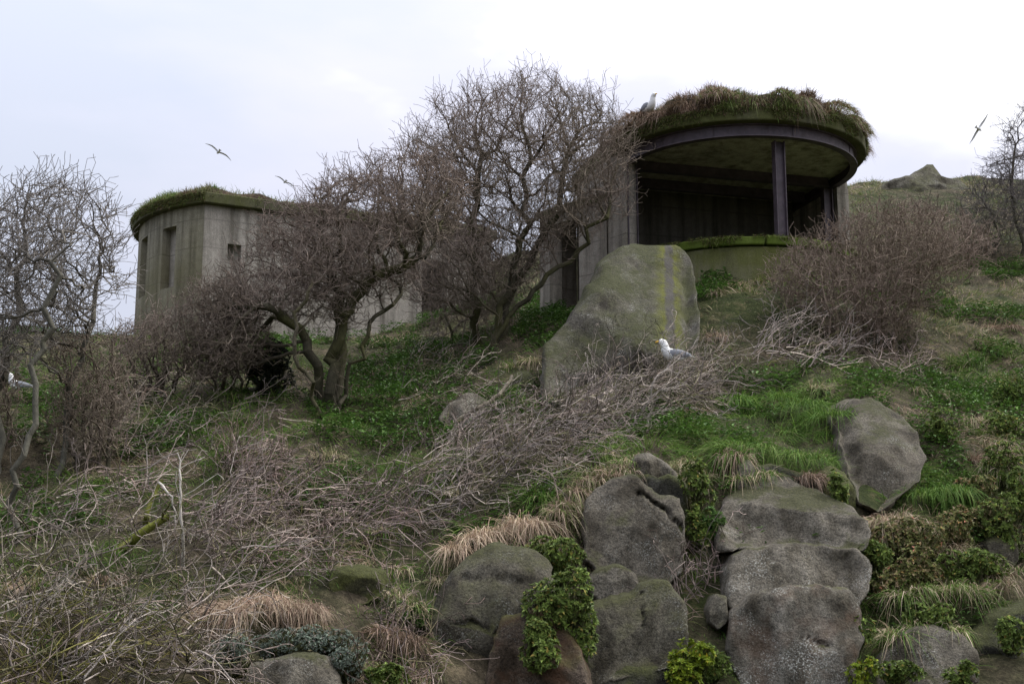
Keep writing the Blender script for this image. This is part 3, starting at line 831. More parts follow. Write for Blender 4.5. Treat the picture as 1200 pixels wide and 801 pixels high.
def radii(par, r_tip, r_trunk, nroots=1):
    n = len(par); leafs = np.zeros(n)
    nch = np.bincount(par[par >= 0], minlength=n); leafs[nch == 0] = 1
    for i in range(n - 1, -1, -1):
        pass
    # children may precede in order after add_twigs: sort by depth
    depth = np.zeros(n, int); pend = par.copy(); cur = par >= 0; anc = par.copy()
    while cur.any():
        depth[cur] += 1; a = np.where(cur, par[np.maximum(anc, 0)], -1); anc = np.where(cur, a, anc); cur = anc >= 0
    for dlev in range(depth.max(), 0, -1):
        sel = np.nonzero(depth == dlev)[0]; np.add.at(leafs, par[sel], leafs[sel])
    top = max(leafs[par < 0].max(), 2)
    ex = math.log(r_trunk / r_tip) / math.log(top)
    return r_tip * np.maximum(leafs, 1) ** ex

def twig_cols(nodes, rad, thin=(0.20, 0.165, 0.15), thickc=(0.085, 0.075, 0.045), moss=(0.062, 0.06, 0.026), mossy=0.5, var=0.25):
    t = np.clip((rad - 0.005) / 0.025, 0, 1)[:, None]
    m = (fbm(nodes[:, 0] * 2.2 + nodes[:, 1], nodes[:, 2] * 2.2, 5, 3) - (1 - mossy * 0.62)); m = np.clip(m * 6 + .5, 0, 1)[:, None]
    thk = np.array(thickc) * (1 - m) + np.array(moss) * m
    c = np.array(thin) * (1 - t) + thk * t
    g = np.clip((fbm(nodes[:, 0] * 0.9, nodes[:, 2] * 0.9 + 31, 8, 2) - 0.35) * 2, 0, 1)[:, None] * (1 - t) * 0.45 * mossy
    c = c * (1 - g) + np.array([0.11, 0.105, 0.045]) * g
    return c * rng.uniform(1 - var, 1 + var, (len(nodes), 1))

def envelope(poly, Y, T, n, ymin=None, edge=55.0):
    poly_a = np.array(poly, float); lo, hi = poly_a.min(0), poly_a.max(0); out = []
    while len(out) < n:
        p = rng.uniform(lo, hi, (n, 2)); p = p[inpoly(p[:, 0] + (fbm(p[:, 0] / 22, p[:, 1] / 22, 81, 3) - .5) * 46, p[:, 1] + (fbm(p[:, 0] / 22, p[:, 1] / 22, 82, 3) - .5) * 46, poly)]
        p = p[fbm(p[:, 0] / 30, p[:, 1] / 30, 83, 3) > rng.uniform(.26, .44, len(p))]
        t = np.sqrt(np.clip(polydist(p[:, 0], p[:, 1], poly) / edge, 0.02, 1)) * T
        for (x, y), tt in zip(p, t):
            out.append(P(x, y, Y + rng.uniform(-tt, tt)))
    return np.array(out[:n])

def tree(name, label, cat, chains, poly, Y, T, n_att, r_trunk, step=0.16, infl=1.6, kill=0.22, twigs=3, tl=0.3, up=0.35, wind=(0, 0, 0), bias=(0, 0, .15),
         cols={}, split=0.014, r_tip=0.0034, jit=0.28, prob=0.55, extra=None, group=None, segs=2, prob2=0.3):
    att = envelope(poly, Y, T, n_att)
    if extra is not None: att = np.vstack([att, extra])
    nodes, par = colonize(chains, att, step, infl, kill, 160, bias, jit)
    n0 = len(nodes)
    nodes, par = add_twigs(nodes, par, twigs, tl, segs, up, 0.8, prob, wind)
    if prob2: nodes, par = add_twigs(nodes, par, 2, tl * 0.5, 2, up * 0.7, 0.9, prob2, wind)
    rad = radii(par, r_tip, r_trunk)
    col = twig_cols(nodes, rad, **cols)
    base = np.array(chains[0][0])
    root = thing(name, base, label, cat, group)
    big = rad > split
    rid = np.arange(len(nodes)); 
    while True:
        up_ = np.where(par[rid] >= 0, par[rid], rid)
        if (up_ == rid).all(): break
        rid = up_
    stem_name = "trunk" if cat == "tree" else "stem"
    # every stem and the crown of twigs are meshes of their own
    for nm, sel in [(stem_name, big & (rid == r_)) for r_ in np.nonzero(par < 0)[0]] + [("crown", ~big)]:
        keep = sel.copy(); keep[par < 0] = False
        need = keep.copy(); need[par[keep]] = True
        ids = np.nonzero(need)[0]; remap = np.full(len(nodes), -1); remap[ids] = np.arange(len(ids))
        pp_ = np.where(keep[ids], remap[par[ids]], -1)
        if keep.sum() == 0: continue
        rr = rad[ids].copy()
        if nm == "crown":
            fr = ~keep[ids]; rr[fr] = np.minimum(rr[fr], split)
        V, Fs, Cs = tubes(nodes[ids], pp_, rr, col[ids])
        obj(nm, V, Fs, M_BARK, root, cols=Cs, smooth=True)
    return root

def chain(*pp, sub=3, wob=0.05):
    """polyline of world points from (px,py,Y), subdivided with wobble"""
    w = [np.array(a) if isinstance(a, np.ndarray) else P(*a) for a in pp]
    out = [w[0]]
    for a, b_ in zip(w[:-1], w[1:]):
        for k in range(1, sub + 1):
            q_ = a + (b_ - a) * k / sub
            if k < sub: q_ = q_ + rng.normal(0, wob, 3)
            out.append(q_)
    return out

def gchain(px, py, *more, sub=3, wob=0.05, sink=0.15):
    b_ = hit(px, py); b0 = b_.copy(); b0[2] -= sink
    return chain(b0, *[(x, y, b_[1] + dy) for (x, y, dy) in more], sub=sub, wob=wob)

PURP = dict(thin=(0.26, 0.205, 0.172), thickc=(0.058, 0.052, 0.034), mossy=0.7)
GREYT = dict(thin=(0.20, 0.178, 0.16), thickc=(0.10, 0.095, 0.075), mossy=0.25)
# wind-swept tree in front of the left bunker
g = hit(388, 478)[1]
tree("windswept_tree", "wind-sculpted bare tree with dark mossy trunk leaning before the closed bunker", "tree",
     [gchain(386, 485, (390, 440, 0), (392, 410, 0.1), (402, 370, 0.1), (425, 340, 0.1), (455, 318, 0.1), (490, 300, 0.1), sub=3),
      gchain(380, 480, (374, 440, -.1), (360, 400, -.2), (330, 372, -.4), (305, 358, -.5), sub=3),
      gchain(392, 482, (398, 430, 0.2), (400, 380, .3), (390, 330, .3), (380, 290, .2), sub=3),
      gchain(376, 490, (366, 455, -.2), (350, 430, -.3), (345, 395, -.3), (352, 360, -.2), sub=3),
      gchain(396, 486, (406, 445, .1), (424, 405, .1), (440, 370, .2), (470, 345, .3), sub=3)],
     [(226,430),(236,366),(262,322),(300,292),(330,262),(365,232),(395,206),(440,188),(480,178),(530,180),(548,230),(530,290),(500,318),(462,345),(430,352),(410,385),(360,372),(322,380),(300,430),(255,445)],
     g + 0.2, 1.5, 8000, 0.088, kill=0.125, infl=0.8, step=0.13, wind=(-0.35, 0, 0.1), cols=PURP, twigs=4, tl=0.3, prob=1.0, prob2=0.42)
# tall tree in the middle
g = hit(575, 405)[1]
tree("hawthorn_tree", "tall bare fan-shaped tree between the closed bunker and the round post", "tree",
     [gchain(572, 408, (585, 370, 0), (600, 330, 0), (610, 280, 0), (618, 230, 0), (620, 170, 0), sub=3),
      gchain(566, 405, (560, 360, -.2), (556, 300, -.2), (560, 240, -.2), (565, 180, 0), sub=3),
      gchain(580, 405, (595, 372, .2), (625, 340, .2), (655, 312, .2), (690, 285, .1), (715, 240, .1), sub=3),
      gchain(585, 400, (592, 360, .4), (620, 310, .5), (655, 250, .5), (665, 180, .5), sub=3)],
     [(470,300),(478,240),(472,190),(490,150),(520,125),(560,112),(600,98),(645,90),(690,104),(722,128),(735,170),(745,205),(735,240),(712,268),(672,292),(640,310),(610,350),(570,370),(530,365),(500,370),(480,345)],
     g + 0.2, 1.7, 6500, 0.08, kill=0.14, infl=0.8, step=0.14, cols=PURP, twigs=4, tl=0.34, prob=0.95, prob2=.38, up=0.75, bias=(0, 0, .4), jit=.2)
# lower twiggy thicket at the foot of that tree
g = hit(545, 400)[1]
tree("thorn_shrub", "low purplish twiggy thorn shrub at the foot of the tall middle tree", "shrub",
     [gchain(x, 404, (x + dx, 370, 0), sub=2) for x, dx in ((530, -8), (545, 2), (560, 8), (520, -14), (575, 12))],
     [(498,392),(496,330),(515,300),(545,285),(585,288),(610,310),(612,350),(596,392),(560,400),(520,402)],
     g - 0.3, 0.8, 2200, 0.028, kill=0.11, infl=0.7, step=0.11, cols=PURP, twigs=3, tl=0.28, up=0.6)
# tree at the left edge
g = hit(15, 600)[1]
tree("bare_tree", "slender grey bare tree with open leaning crown, left of the closed bunker", "tree",
     [gchain(6, 640, (20, 570, 0), (34, 510, .1), (42, 450, .2), (50, 400, .3), (62, 340, .3), (78, 290, .3), sub=3),
      gchain(0, 560, (-6, 480, .4), (8, 420, .5), (20, 340, .5), (30, 280, .5), sub=3),
      gchain(58, 560, (78, 480, .6), (92, 430, .6), (104, 390, .6), (112, 340, .6), sub=3)],
     [(-70,440),(-60,300),(-30,250),(10,226),(50,208),(92,210),(112,240),(120,270),(138,310),(142,345),(118,370),(92,400),(60,420),(20,430)],
     g + 1.0, 1.6, 4200, 0.048, kill=0.15, infl=0.8, step=0.13, cols=GREYT, twigs=4, tl=0.3, wind=(0.3, 0, 0.15), prob=0.6)
# shrubs below the closed bunker
for (x0, x1, yt, ybm, lab, Yo) in (
   (60, 150, 385, 560, "dark tangled bare shrub beneath the slender grey tree", 0.3),
   (130, 235, 365, 470, "grey-brown bare shrub below the curved end of the closed bunker", 0.0),
   (225, 300, 330, 462, "upright purplish shrub below the corner of the closed bunker", 0.0),
   (-60, 18, 395, 560, "bare shrub crowding the foot of the slender grey tree", 0.8)):
    g = hit((x0 + x1) / 2, ybm)[1]
    w = x1 - x0
    tree("bare_shrub", lab, "shrub",
         [gchain(x0 + w * f, ybm - 5, (x0 + w * (f + (f - .5) * .2), ybm - 0.35 * (ybm - yt), Yo), sub=3) for f in (0.3, 0.42, 0.5, 0.6, 0.72)],
         [(x0, ybm - 30), (x0 - 6, (yt + ybm) / 2), (x0 + w * .15, yt + 18), (x0 + w * .45, yt), (x0 + w * .8, yt + 12), (x1 + 4, (yt + ybm) / 2 - 10), (x1, ybm - 30), (x0 + w * .5, ybm - 15)],
         g + Yo, 0.8, 2600, 0.032, kill=0.11, infl=0.7, step=0.11, cols=PURP, twigs=4, tl=0.26, up=0.5, prob=0.7)
# big shrub before the round post
g = hit(1010, 405)[1]
tree("bare_shrub", "big dense reddish-brown bare shrub in front of the round post", "shrub",
     [gchain(x, 412, (x + (x - 1010) * .25, 370, (k % 3 - 1) * .3), (x + (x - 1010) * .6, 335, (k % 3 - 1) * .5), sub=2) for k, x in enumerate(range(975, 1050, 6))],
     [(905,345),(912,310),(935,290),(970,282),(1000,262),(1040,246),(1085,242),(1125,248),(1155,262),(1165,290),(1150,310),(1120,335),(1090,360),(1060,400),(1010,408),(975,398),(940,360)],
     g + 0.1, 1.2, 6500, 0.026, kill=0.11, infl=0.7, step=0.12, cols=dict(thin=(0.245, 0.185, 0.15), thickc=(0.16, 0.125, 0.08), mossy=0.4), twigs=4, tl=0.27, up=0.55, prob=0.8)
# tree at the right edge
g = 27.5
tree("bare_tree", "dark bare tree on the hillside beyond the big reddish-brown shrub", "tree",
     [gchain(1195, 300, (1190, 260, 0), (1185, 220, 0), (1190, 170, 0), sub=3), gchain(1172, 296, (1165, 260, .2), (1150, 232, .2), sub=3), gchain(1215, 300, (1215, 250, .1), (1220, 190, 0), sub=3)],
     [(1110,262),(1120,235),(1150,220),(1155,195),(1172,165),(1180,135),(1200,118),(1240,110),(1290,140),(1300,220),(1270,270),(1200,285),(1150,280)],
     hit(1195, 300)[1] + 0.2, 1.9, 4500, 0.05, kill=0.16, infl=1.5, step=.15, cols=dict(thin=(0.15, 0.13, 0.125), thickc=(0.09, 0.08, 0.06), mossy=0.5), twigs=4, tl=0.32, up=0.4, prob=0.7)
# small hillside scrub right
for (x, y, r, lab) in ((1150, 300, 46, "low greenish bare bush on the slope behind the reddish-brown shrub"), (1090, 262, 30, "little bare bush on the far slope below the crag")):
    g = hit(x, y)[1]
    tree("bare_shrub", lab, "shrub", [gchain(x + k * 8, y, (x + k * 12, y - 18, 0), sub=2) for k in (-1, 0, 1)],
         [(x - r, y - 8), (x - r * .7, y - r * .8), (x, y - r * 1.1), (x + r * .8, y - r * .8), (x + r, y - 6)], g, 1.0, 900, 0.03, kill=0.18, infl=0.9, step=.16,
         cols=dict(thin=(0.17, 0.15, 0.12), thickc=(.1, .09, .06), mossy=0.5), twigs=3, tl=0.35, up=0.5)

# ------------------------------------------------------------------ dead brushwood
def dead_branch(base, d, Lg, r, nodes, par, rad, depth=0, droop=-0.02, jit=0.22, density=1.0):
    segs = max(3, int(Lg / 0.13)); prev = -1
    if isinstance(base, int): prev = base; pos = np.array(nodes[base])
    else:
        pos = np.array(base, float); nodes.append(pos); par.append(-1); rad.append(r); prev = len(nodes) - 1
    d = np.array(d, float)
    for k in range(segs):
        d = d + rng.normal(0, jit, 3); d[2] += droop; d /= np.linalg.norm(d)
        pos = pos + d * Lg / segs
        if rng.random() < 0.35: d = d + rng.normal(0, 0.25, 3); d /= np.linalg.norm(d)
        nodes.append(pos); par.append(prev); rad.append(max(0.0035, r * (1 - 0.8 * (k + 1) / segs))); prev = len(nodes) - 1
        if depth < 2 and k > segs * 0.12 and rng.random() < 0.62 * density:
            a = rng.normal(0, 1, 3); a -= d * (a @ d); a /= np.linalg.norm(a)
            ang = rng.uniform(0.4, 1.05)
            dead_branch(prev, d * math.cos(ang) + a * math.sin(ang), Lg * rng.uniform(0.22, 0.5) * (1 - 0.4 * k / segs), max(0.0035, rad[-1] * 0.62), nodes, par, rad, depth + 1, droop * 1.5, jit * 1.1, density)

def brush(poly, n, Lr, r, ang, spread, elev, cols, name, label, lift=0.15, singles=0, slabel=None, sgroup=None, density=1.0, droop=-0.03, sr=1.8):
    """tangle of dead branches lying over the slope inside a patch; heading ang in degrees in plan (0 = to the right, 90 = uphill)"""
    pa = np.array(poly, float); lo, hi = pa.min(0), pa.max(0)
    NN, PP, RR, TT = [], [], [], []; k = 0
    tints = np.array([(1, 1, 1), (1.1, 1.05, 1.0), (.7, .66, .68), (.65, .7, .42), (.38, .34, .3), (1.75, 1.7, 1.62), (1.0, .9, .84), (.3, .3, .22)])
    while k < n + singles:
        x, y = rng.uniform(lo, hi)
        if not inpoly(np.array(x), np.array(y), poly): continue
        h = hit(x, y)
        if fbm(np.array(h[0] * 1.3), np.array(h[1] * 1.3), 71, 3) < 0.43 + rng.uniform(-.06, .06): continue
        a = math.radians(ang + rng.normal(0, spread))
        el = math.radians(rng.normal(elev, 22))
        gx_, gy_ = grad(h[0], h[1]); dz = gx_ * math.cos(a) + gy_ * math.sin(a)
        d = np.array([math.cos(a) * math.cos(el), math.sin(a) * math.cos(el), math.sin(el) + dz * math.cos(el)])
        d /= np.linalg.norm(d)
        Lg = rng.uniform(*Lr); b_ = h + np.array([0, 0, rng.uniform(0.0, lift)])
        big = k >= n
        nd, pr, rd = [], [], []
        dead_branch(b_ if not big else h - np.array([0, 0, 0.03]), d, Lg * (1.25 if big else 1), r * (sr if big else rng.uniform(.6, 1.3)), nd, pr, rd, 0, droop, density=density)
        nd = np.array(nd); zz = H(nd[:, 0], nd[:, 1]); low = nd[:, 2] < zz + 0.01
        nd[low, 2] = zz[low] + 0.01 + rng.uniform(0, 0.05, low.sum())
        if big:
            nd[0] = h - np.array([0, 0, 0.05])
            rd = np.array(rd); V, Fs, Cs = tubes(nd, np.array(pr), rd, twig_cols(nd, rd, **(MOSSL if k % 3 == 0 else cols)) * rng.uniform(.8, 1.7))
            tag(obj("fallen_branch", V, Fs, M_BARK, origin=h, cols=Cs, smooth=True), slabel, "branch", sgroup)
        else:
            o = sum(len(t_) for t_ in NN); NN.append(nd); PP.append(np.where(np.array(pr) >= 0, np.array(pr) + o, -1)); RR += rd; TT.append(np.tile(tints[rng.integers(len(tints))] * rng.uniform(.75, 1.25), (len(nd), 1)))
        k += 1
    nd = np.vstack(NN); pr = np.concatenate(PP); rd = np.array(RR)
    V, Fs, Cs = tubes(nd, pr, rd, twig_cols(nd, rd, **cols) * np.vstack(TT))
    return tag(obj(name, V, Fs, M_BARK, cols=Cs, smooth=True), label, "brushwood", kind="stuff")

MOSSL = dict(thin=(0.13, 0.12, 0.05), thickc=(0.10, 0.095, 0.04), moss=(0.13, 0.14, 0.025), mossy=1.2)
DEAD = dict(thin=(0.27, 0.235, 0.215), thickc=(0.13, 0.115, 0.085), moss=(0.12, 0.12, 0.03), mossy=0.55, var=0.4)
PINK = dict(thin=(0.26, 0.21, 0.195), thickc=(0.13, 0.10, 0.085), mossy=0.25, var=0.35)
PALE = dict(thin=(0.36, 0.31, 0.28), thickc=(0.30, 0.27, 0.23), mossy=0.15, var=0.35)
brush([(-20,640),(60,600),(180,560),(300,600),(330,660),(280,740),(240,850),(-20,850)], 470, (0.4, 1.1), 0.009, 20, 70, 18, DEAD, "brushwood",
      "grey tangle of dead twigs on the lower slope under the slender tree", 0.35, 14, "long grey dead branch lying in the lower tangle of twigs", "dead branches in the lower tangle")
brush([(90,570),(150,540),(250,530),(330,560),(430,590),(480,600),(470,640),(400,680),(300,690),(200,640)], 470, (0.4, 1.0), 0.008, 15, 55, 14, PINK, "brushwood",
      "pinkish-brown mat of dead twigs across the middle of the slope", 0.35, 10, "bent dead branch lying on the pinkish mat of twigs", "dead branches on the pinkish mat")
brush([(400,590),(480,560),(520,520),(590,490),(660,500),(690,540),(640,570),(560,600),(460,630)], 400, (0.4, 1.0), 0.008, 10, 60, 12, DEAD, "brushwood",
      "tangle of fallen grey twigs below the upright boulder, left of the gull", 0.3, 8, "forked dead branch lying below the upright boulder", "dead branches below the upright boulder")
brush([(600,530),(640,505),(690,478),(770,455),(860,432),(890,445),(850,480),(800,492),(720,512),(660,535)], 560, (0.4, 1.1), 0.009, 25, 42, 18, DEAD, "brushwood",
      "heap of dead branches around the nesting gull by the upright boulder", 0.45, 10, "mossy dead branch slanting through the heap around the nesting gull", "slanting branches at the gull's heap", sr=2.3)
brush([(870,430),(890,400),(930,395),(1000,420),(985,440),(920,445)], 130, (0.5, 1.2), 0.008, 35, 30, 25, PALE, "brushwood",
      "pale dead sticks fanning out below the big reddish-brown shrub", 0.25, 3, "pale stick leaning at the foot of the big reddish-brown shrub", "pale sticks under the big shrub", density=0.6)
brush([(-20,860),(-20,720),(60,710),(140,735),(220,860)], 90, (0.4, 1.0), 0.009, 20, 70, 15, dict(thin=(0.15, 0.14, 0.05), thickc=(0.10, 0.10, 0.03), moss=(.11, .12, .02), mossy=1.0, var=.4), "brushwood",
      "moss-green dead twigs in the lowest corner of the twig tangle", 0.3)
brush([(250,550),(270,525),(340,530),(345,565),(290,575)], 110, (0.35, 0.8), 0.006, 60, 50, 55, dict(thin=(0.30, 0.23, 0.21), thickc=(.2, .16, .14), mossy=0.1), "brushwood",
      "upright pinkish dead stalks on the slope below the windswept tree", 0.1, density=0.5, droop=0.0)
brush([(770,690),(790,655),(840,650),(850,690),(820,720),(780,715)], 90, (0.3, 0.6), 0.006, 90, 80, 45, PINK, "brushwood",
      "brown twiggy growth in the gap between the two rock outcrops", 0.1, density=0.9)
brush([(400,470),(420,440),(500,420),(560,440),(560,480),(500,500),(430,500)], 130, (0.4, 1.0), 0.008, 10, 70, 15, DEAD, "brushwood",
      "thin scatter of dead twigs in the hollow below the closed bunker's door", 0.2)
brush([(415,850),(425,745),(470,725),(515,740),(515,850)], 130, (0.3, 0.7), 0.006, 90, 80, 20, PINK, "brushwood",
      "pinkish wiry dead stems beside the big mottled mossy rock", 0.2)
brush([(1010,430),(1040,395),(1085,400),(1095,440),(1040,450)], 110, (0.3, 0.7), 0.006, 60, 70, 30, PINK, "brushwood",
      "brown wiry stems right beside the foot of the big reddish-brown shrub", 0.15)
brush([(100,470),(230,440),(330,470),(330,530),(200,545),(100,540)], 180, (0.4, 1.0), 0.008, 20, 70, 20, DEAD, "brushwood",
      "dark litter of twigs under the shrubs below the closed bunker", 0.25)

# bleached standing snag on the lower left slope
def polyline_branch(name, pp, r0, r1, cols, label, cat="branch", side=0, group=None):
    w = chain(*pp, sub=4, wob=0.012); nd = list(w); pr = [-1] + list(range(len(w) - 1)); rd = list(np.linspace(r0, r1, len(w)))
    for k in range(side):
        i = int(rng.integers(len(w) // 3, len(w))); dv = norm(nd[i] - nd[i - 1]); a = rng.normal(0, 1, 3)
        dead_branch(i, norm(dv + a * 0.6), rng.uniform(0.2, 0.5), rd[i] * 0.5, nd, pr, rd, 1)
    nd = np.array(nd); rd = np.array(rd)
    V, Fs, Cs = tubes(nd, np.array(pr), rd, twig_cols(nd, rd, **cols), thick=0.008)
    o = obj(name, V, Fs, M_BARK, origin=nd[0], cols=Cs, smooth=True)
    return tag(o, label, cat, group)
BLEACH = dict(thin=(0.5, 0.46, 0.41), thickc=(0.45, 0.41, 0.36), mossy=0.0)
h = hit(216, 668); y_ = h[1] - 0.25
polyline_branch("dead_stick", [(h - [0, 0, .05]), (214, 620, y_), (211, 570, y_), (208, 530, y_ + .1)], 0.019, 0.007, BLEACH, "bleached white upright stick rising from the tangle of twigs", side=5)
polyline_branch("dead_stick", [(186, 565, y_ + .2), (202, 582, y_), (206, 612, y_)] , 0.013, 0.006, BLEACH, "curved bleached twig hooked beside the upright white stick", side=1)
MOSSL = dict(thin=(0.13, 0.12, 0.05), thickc=(0.10, 0.095, 0.04), moss=(0.13, 0.14, 0.025), mossy=1.2)
h = hit(135, 645)
polyline_branch("mossy_limb", [(h - [0, 0, .03]), (165, 625, h[1] - .15), (198, 605, h[1] - .1)], 0.055, 0.035, MOSSL, "thick moss-covered broken limb lying in the twig tangle", side=2)
h = hit(170, 620)
polyline_branch("mossy_limb", [h, (172, 600, h[1] - .1), (190, 562, h[1])], 0.04, 0.02, MOSSL, "shorter mossy limb propped against the thick broken limb", side=2)
h = hit(560, 500)
polyline_branch("fallen_branch", [(535, 494, h[1]), (560, 478, h[1] - .1), (585, 462, h[1]), (600, 440, h[1] + .3)], 0.035, 0.02, dict(thin=(.25, .22, .18), thickc=(.22, .19, .14), mossy=0.2), "bare straw-coloured log slanting under the middle tree", side=3)
h = hit(215, 495)
polyline_branch("fallen_branch", [(212, 488, h[1] - .2), (240, 503, h[1] - .25), (268, 512, h[1] - .2)], 0.03, 0.018, dict(thin=(.3, .24, .17), thickc=(.26, .2, .14), mossy=0.0), "tan broken branch lying below the shrubs of the closed bunker", side=1)

# ------------------------------------------------------------------ grass
def blades(root, d, Lg, W, droop, cols, segs=3, tipfade=1.0):
    """curved tapered blades; root (n,3), d (n,3) unit, Lg, W, droop (n,), cols (n,3)"""
    n = len(root); side = norm(np.cross(d, rng.normal(0, 1, (n, 3))))
    V = []; C = []
    for k in range(segs + 1):
        t = k / segs
        c = root + d * (Lg * t)[:, None]; c[:, 2] -= droop * Lg * t * t
        if k < segs:
            w = (W * (1 - 0.75 * t))[:, None] * 0.5
            V += [c - side * w, c + side * w]
        else: V.append(c)
    m = 2 * segs + 1
    V = np.stack(V, 1).reshape(-1, 3)
    b_ = np.arange(n) * m
    fq = [np.stack([b_ + 2*k, b_ + 2*k + 1, b_ + 2*k + 3, b_ + 2*k + 2], -1) for k in range(segs - 1)]
    ft = np.stack([b_ + m - 3, b_ + m - 2, b_ + m - 1], -1)
    return V, [np.concatenate(fq), ft], np.repeat(cols, m, 0)

PAL = {
 'lush': [(0.058, 0.125, 0.018), (0.085, 0.165, 0.026), (0.125, 0.195, 0.036)],
 'green': [(0.075, 0.115, 0.026), (0.12, 0.16, 0.042), (0.16, 0.185, 0.062)],
 'straw': [(0.40, 0.315, 0.22), (0.48, 0.395, 0.29), (0.31, 0.235, 0.16)],
 'pink': [(0.30, 0.21, 0.16), (0.24, 0.165, 0.12), (0.36, 0.27, 0.21)],
 'brown': [(0.12, 0.08, 0.045), (0.17, 0.115, 0.07), (0.085, 0.06, 0.04)],
 'pale': [(0.17, 0.18, 0.08), (0.23, 0.22, 0.12), (0.13, 0.15, 0.06)],
}
def pal(names, n):
    allc = np.array([c for nm in names for c in PAL[nm]])
    return allc[rng.integers(0, len(allc), n)] * rng.uniform(0.8, 1.5, (n, 1))

LUSH = [[(806,540),(812,500),(842,470),(900,455),(985,482),(998,512),(965,545),(900,535),(850,540)], [(1035,560),(1080,545),(1125,560),(1130,605),(1075,615),(1040,600)],
        [(470,650),(520,610),(590,590),(660,560),(720,525),(745,540),(690,570),(610,615),(530,650)], [(405,700),(515,690),(512,760),(430,770)], [(440,640),(520,625),(525,670),(450,690)], [(250,640),(330,600),(390,600),(350,660)],
        [(640,560),(700,500),(800,480),(805,530),(740,535)], [(0,730),(60,690),(150,700),(120,760),(20,770)], [(1095,420),(1200,395),(1200,480),(1110,470)], [(900,455),(990,430),(1060,460),(990,478)],
        [(200,470),(300,470),(300,530),(180,530)]]
LIGHT = [[(1000,200),(1200,200),(1250,330),(1160,345),(1000,300)], [(420,395),(520,385),(530,425),(430,425)], [(1060,350),(1250,300),(1250,430),(1060,440)], [(560,300),(680,300),(670,360),(600,380)], [(820,330),(920,325),(900,400),(820,380)]]
LEAFZ = [[(335,520),(380,470),(470,470),(520,500),(470,545),(380,575),(340,560)], [(605,405),(615,355),(655,345),(665,370),(640,410)], [(1085,430),(1150,420),(1160,520),(1100,520)], [(440,420),(520,400),(540,450),(450,470)]]
STRAW = [[(405,740),(520,700),(540,850),(400,850)], [(1150,440),(1230,420),(1230,520),(1160,520)], [(520,660),(545,625),(620,600),(690,555),(745,535),(750,560),(690,600),(640,640),(560,650)], [(400,640),(470,620),(480,680),(420,700)], [(235,740),(260,700),(330,690),(390,715),(390,745),(300,740)], [(1000,690),(1010,610),(1110,620),(1130,680)], [(1110,470),(1160,470),(1170,530),(1120,530)]]
def zone_mask(px, py, polys, margin=14):
    r = np.zeros(px.shape, bool)
    for q_ in polys: r |= inpoly(px, py, q_)
    return r
def rock_mask(px, py):
    r = np.zeros(px.shape, bool)
    for q_ in ROCKS:
        q_ = q_.mean(0) + (q_ - q_.mean(0)) * 0.88; lo, hi = q_.min(0), q_.max(0)
        s_ = (px > lo[0]) & (px < hi[0]) & (py > lo[1] + 6) & (py < hi[1])
        if s_.any(): r[s_] |= inpoly(px[s_], py[s_], [tuple(t_) for t_ in q_[::3]])
    return r

def scatter(n, near_=0.22):
    x = rng.uniform(-12, 17, n); y = np.where(rng.random(n) < near_, rng.uniform(11.5, 19.5, n), rng.uniform(11, 50, n))
    keep = rng.random(n) < np.where(y < 26, 1.0, np.where(y < 32, 0.5, 0.35))
    x, y = x[keep], y[keep]
    z = H(x, y); p_ = np.stack([x, y, z], -1); px, py = project(p_)
    k_ = (px > -160) & (px < 1400) & (py < 850) & (py > 150)
    inb = (((p_[:, :2] - C0) @ EX) < 2.5) & (((p_[:, :2] - C0) @ EX) > -2.9) & (((p_[:, :2] - C0) @ EY) > -2.3) & (((p_[:, :2] - C0) @ EY) < 3.6)
    rel = p_[:, :2] - A2; inb2 = ((rel @ dd) > -1.0) & ((rel @ dd) < 7) & ((rel @ nn) > -0.02) & ((rel @ nn) < 4.6)
    k_ &= ~inb & ~inb2
    return p_[k_], px[k_], py[k_]

p_, px, py = scatter(760000)
jx = px + (fbm(p_[:, 0] * 1.6, p_[:, 1] * 1.6, 21) - 0.5) * 70; jy = py + (fbm(p_[:, 0] * 1.6, p_[:, 1] * 1.6, 22) - 0.5) * 60
rk = rock_mask(px, py)
lush = zone_mask(jx, jy, LUSH); light = zone_mask(jx, jy, LIGHT); straw = zone_mask(jx, jy, STRAW)
patch = fbm(p_[:, 0] * 0.8, p_[:, 1] * 0.8, 31, 4); patch2 = fbm(p_[:, 0] * 2.2, p_[:, 1] * 2.2, 41, 3)
gxs, gys = grad(p_[:, 0], p_[:, 1])
down = norm(np.stack([-gxs, -gys, -(gxs ** 2 + gys ** 2)], -1))
def field(sel, names, Lr, Wr, dr, dbias, label, name="grass"):
    i = np.nonzero(sel & ~rk)[0]; n = len(i)
    if n == 0: return
    cl = np.stack([fbm(p_[i, 0] * 2.6, p_[i, 1] * 2.6, 91, 2) - .5, fbm(p_[i, 0] * 2.6, p_[i, 1] * 2.6, 92, 2) - .5, np.zeros(n)], -1) * 3.0
    d = norm(np.array([0, 0, 1.0]) + down[i] * dbias + cl + rng.normal(0, 0.34, (n, 3)))
    far = np.clip(p_[i, 1] / 18, 1, 1.9)
    Lg = rng.uniform(*Lr, n) * np.clip(0.15 + 5.5 * np.maximum(patch2[i] - .28, 0) ** 1.3, .3, 1.9); W = rng.uniform(*Wr, n) * far
    V, Fs, Cs = blades(p_[i] - [0, 0, 0.02], d, Lg, W, rng.uniform(*dr, n), pal(names, n), 3)
    tag(obj(name, V, Fs, M_GRASS, origin=(0, 18, 5), cols=Cs), label, "grass", kind="stuff")
u = rng.random(len(p_))
other = ~lush & ~light & ~straw
field(lush & (u < 0.85), ['lush', 'lush', 'lush', 'green'], (0.16, 0.36), (0.006, 0.011), (0.4, 0.9), 0.7, "long lush green grass on the ledges and slope")
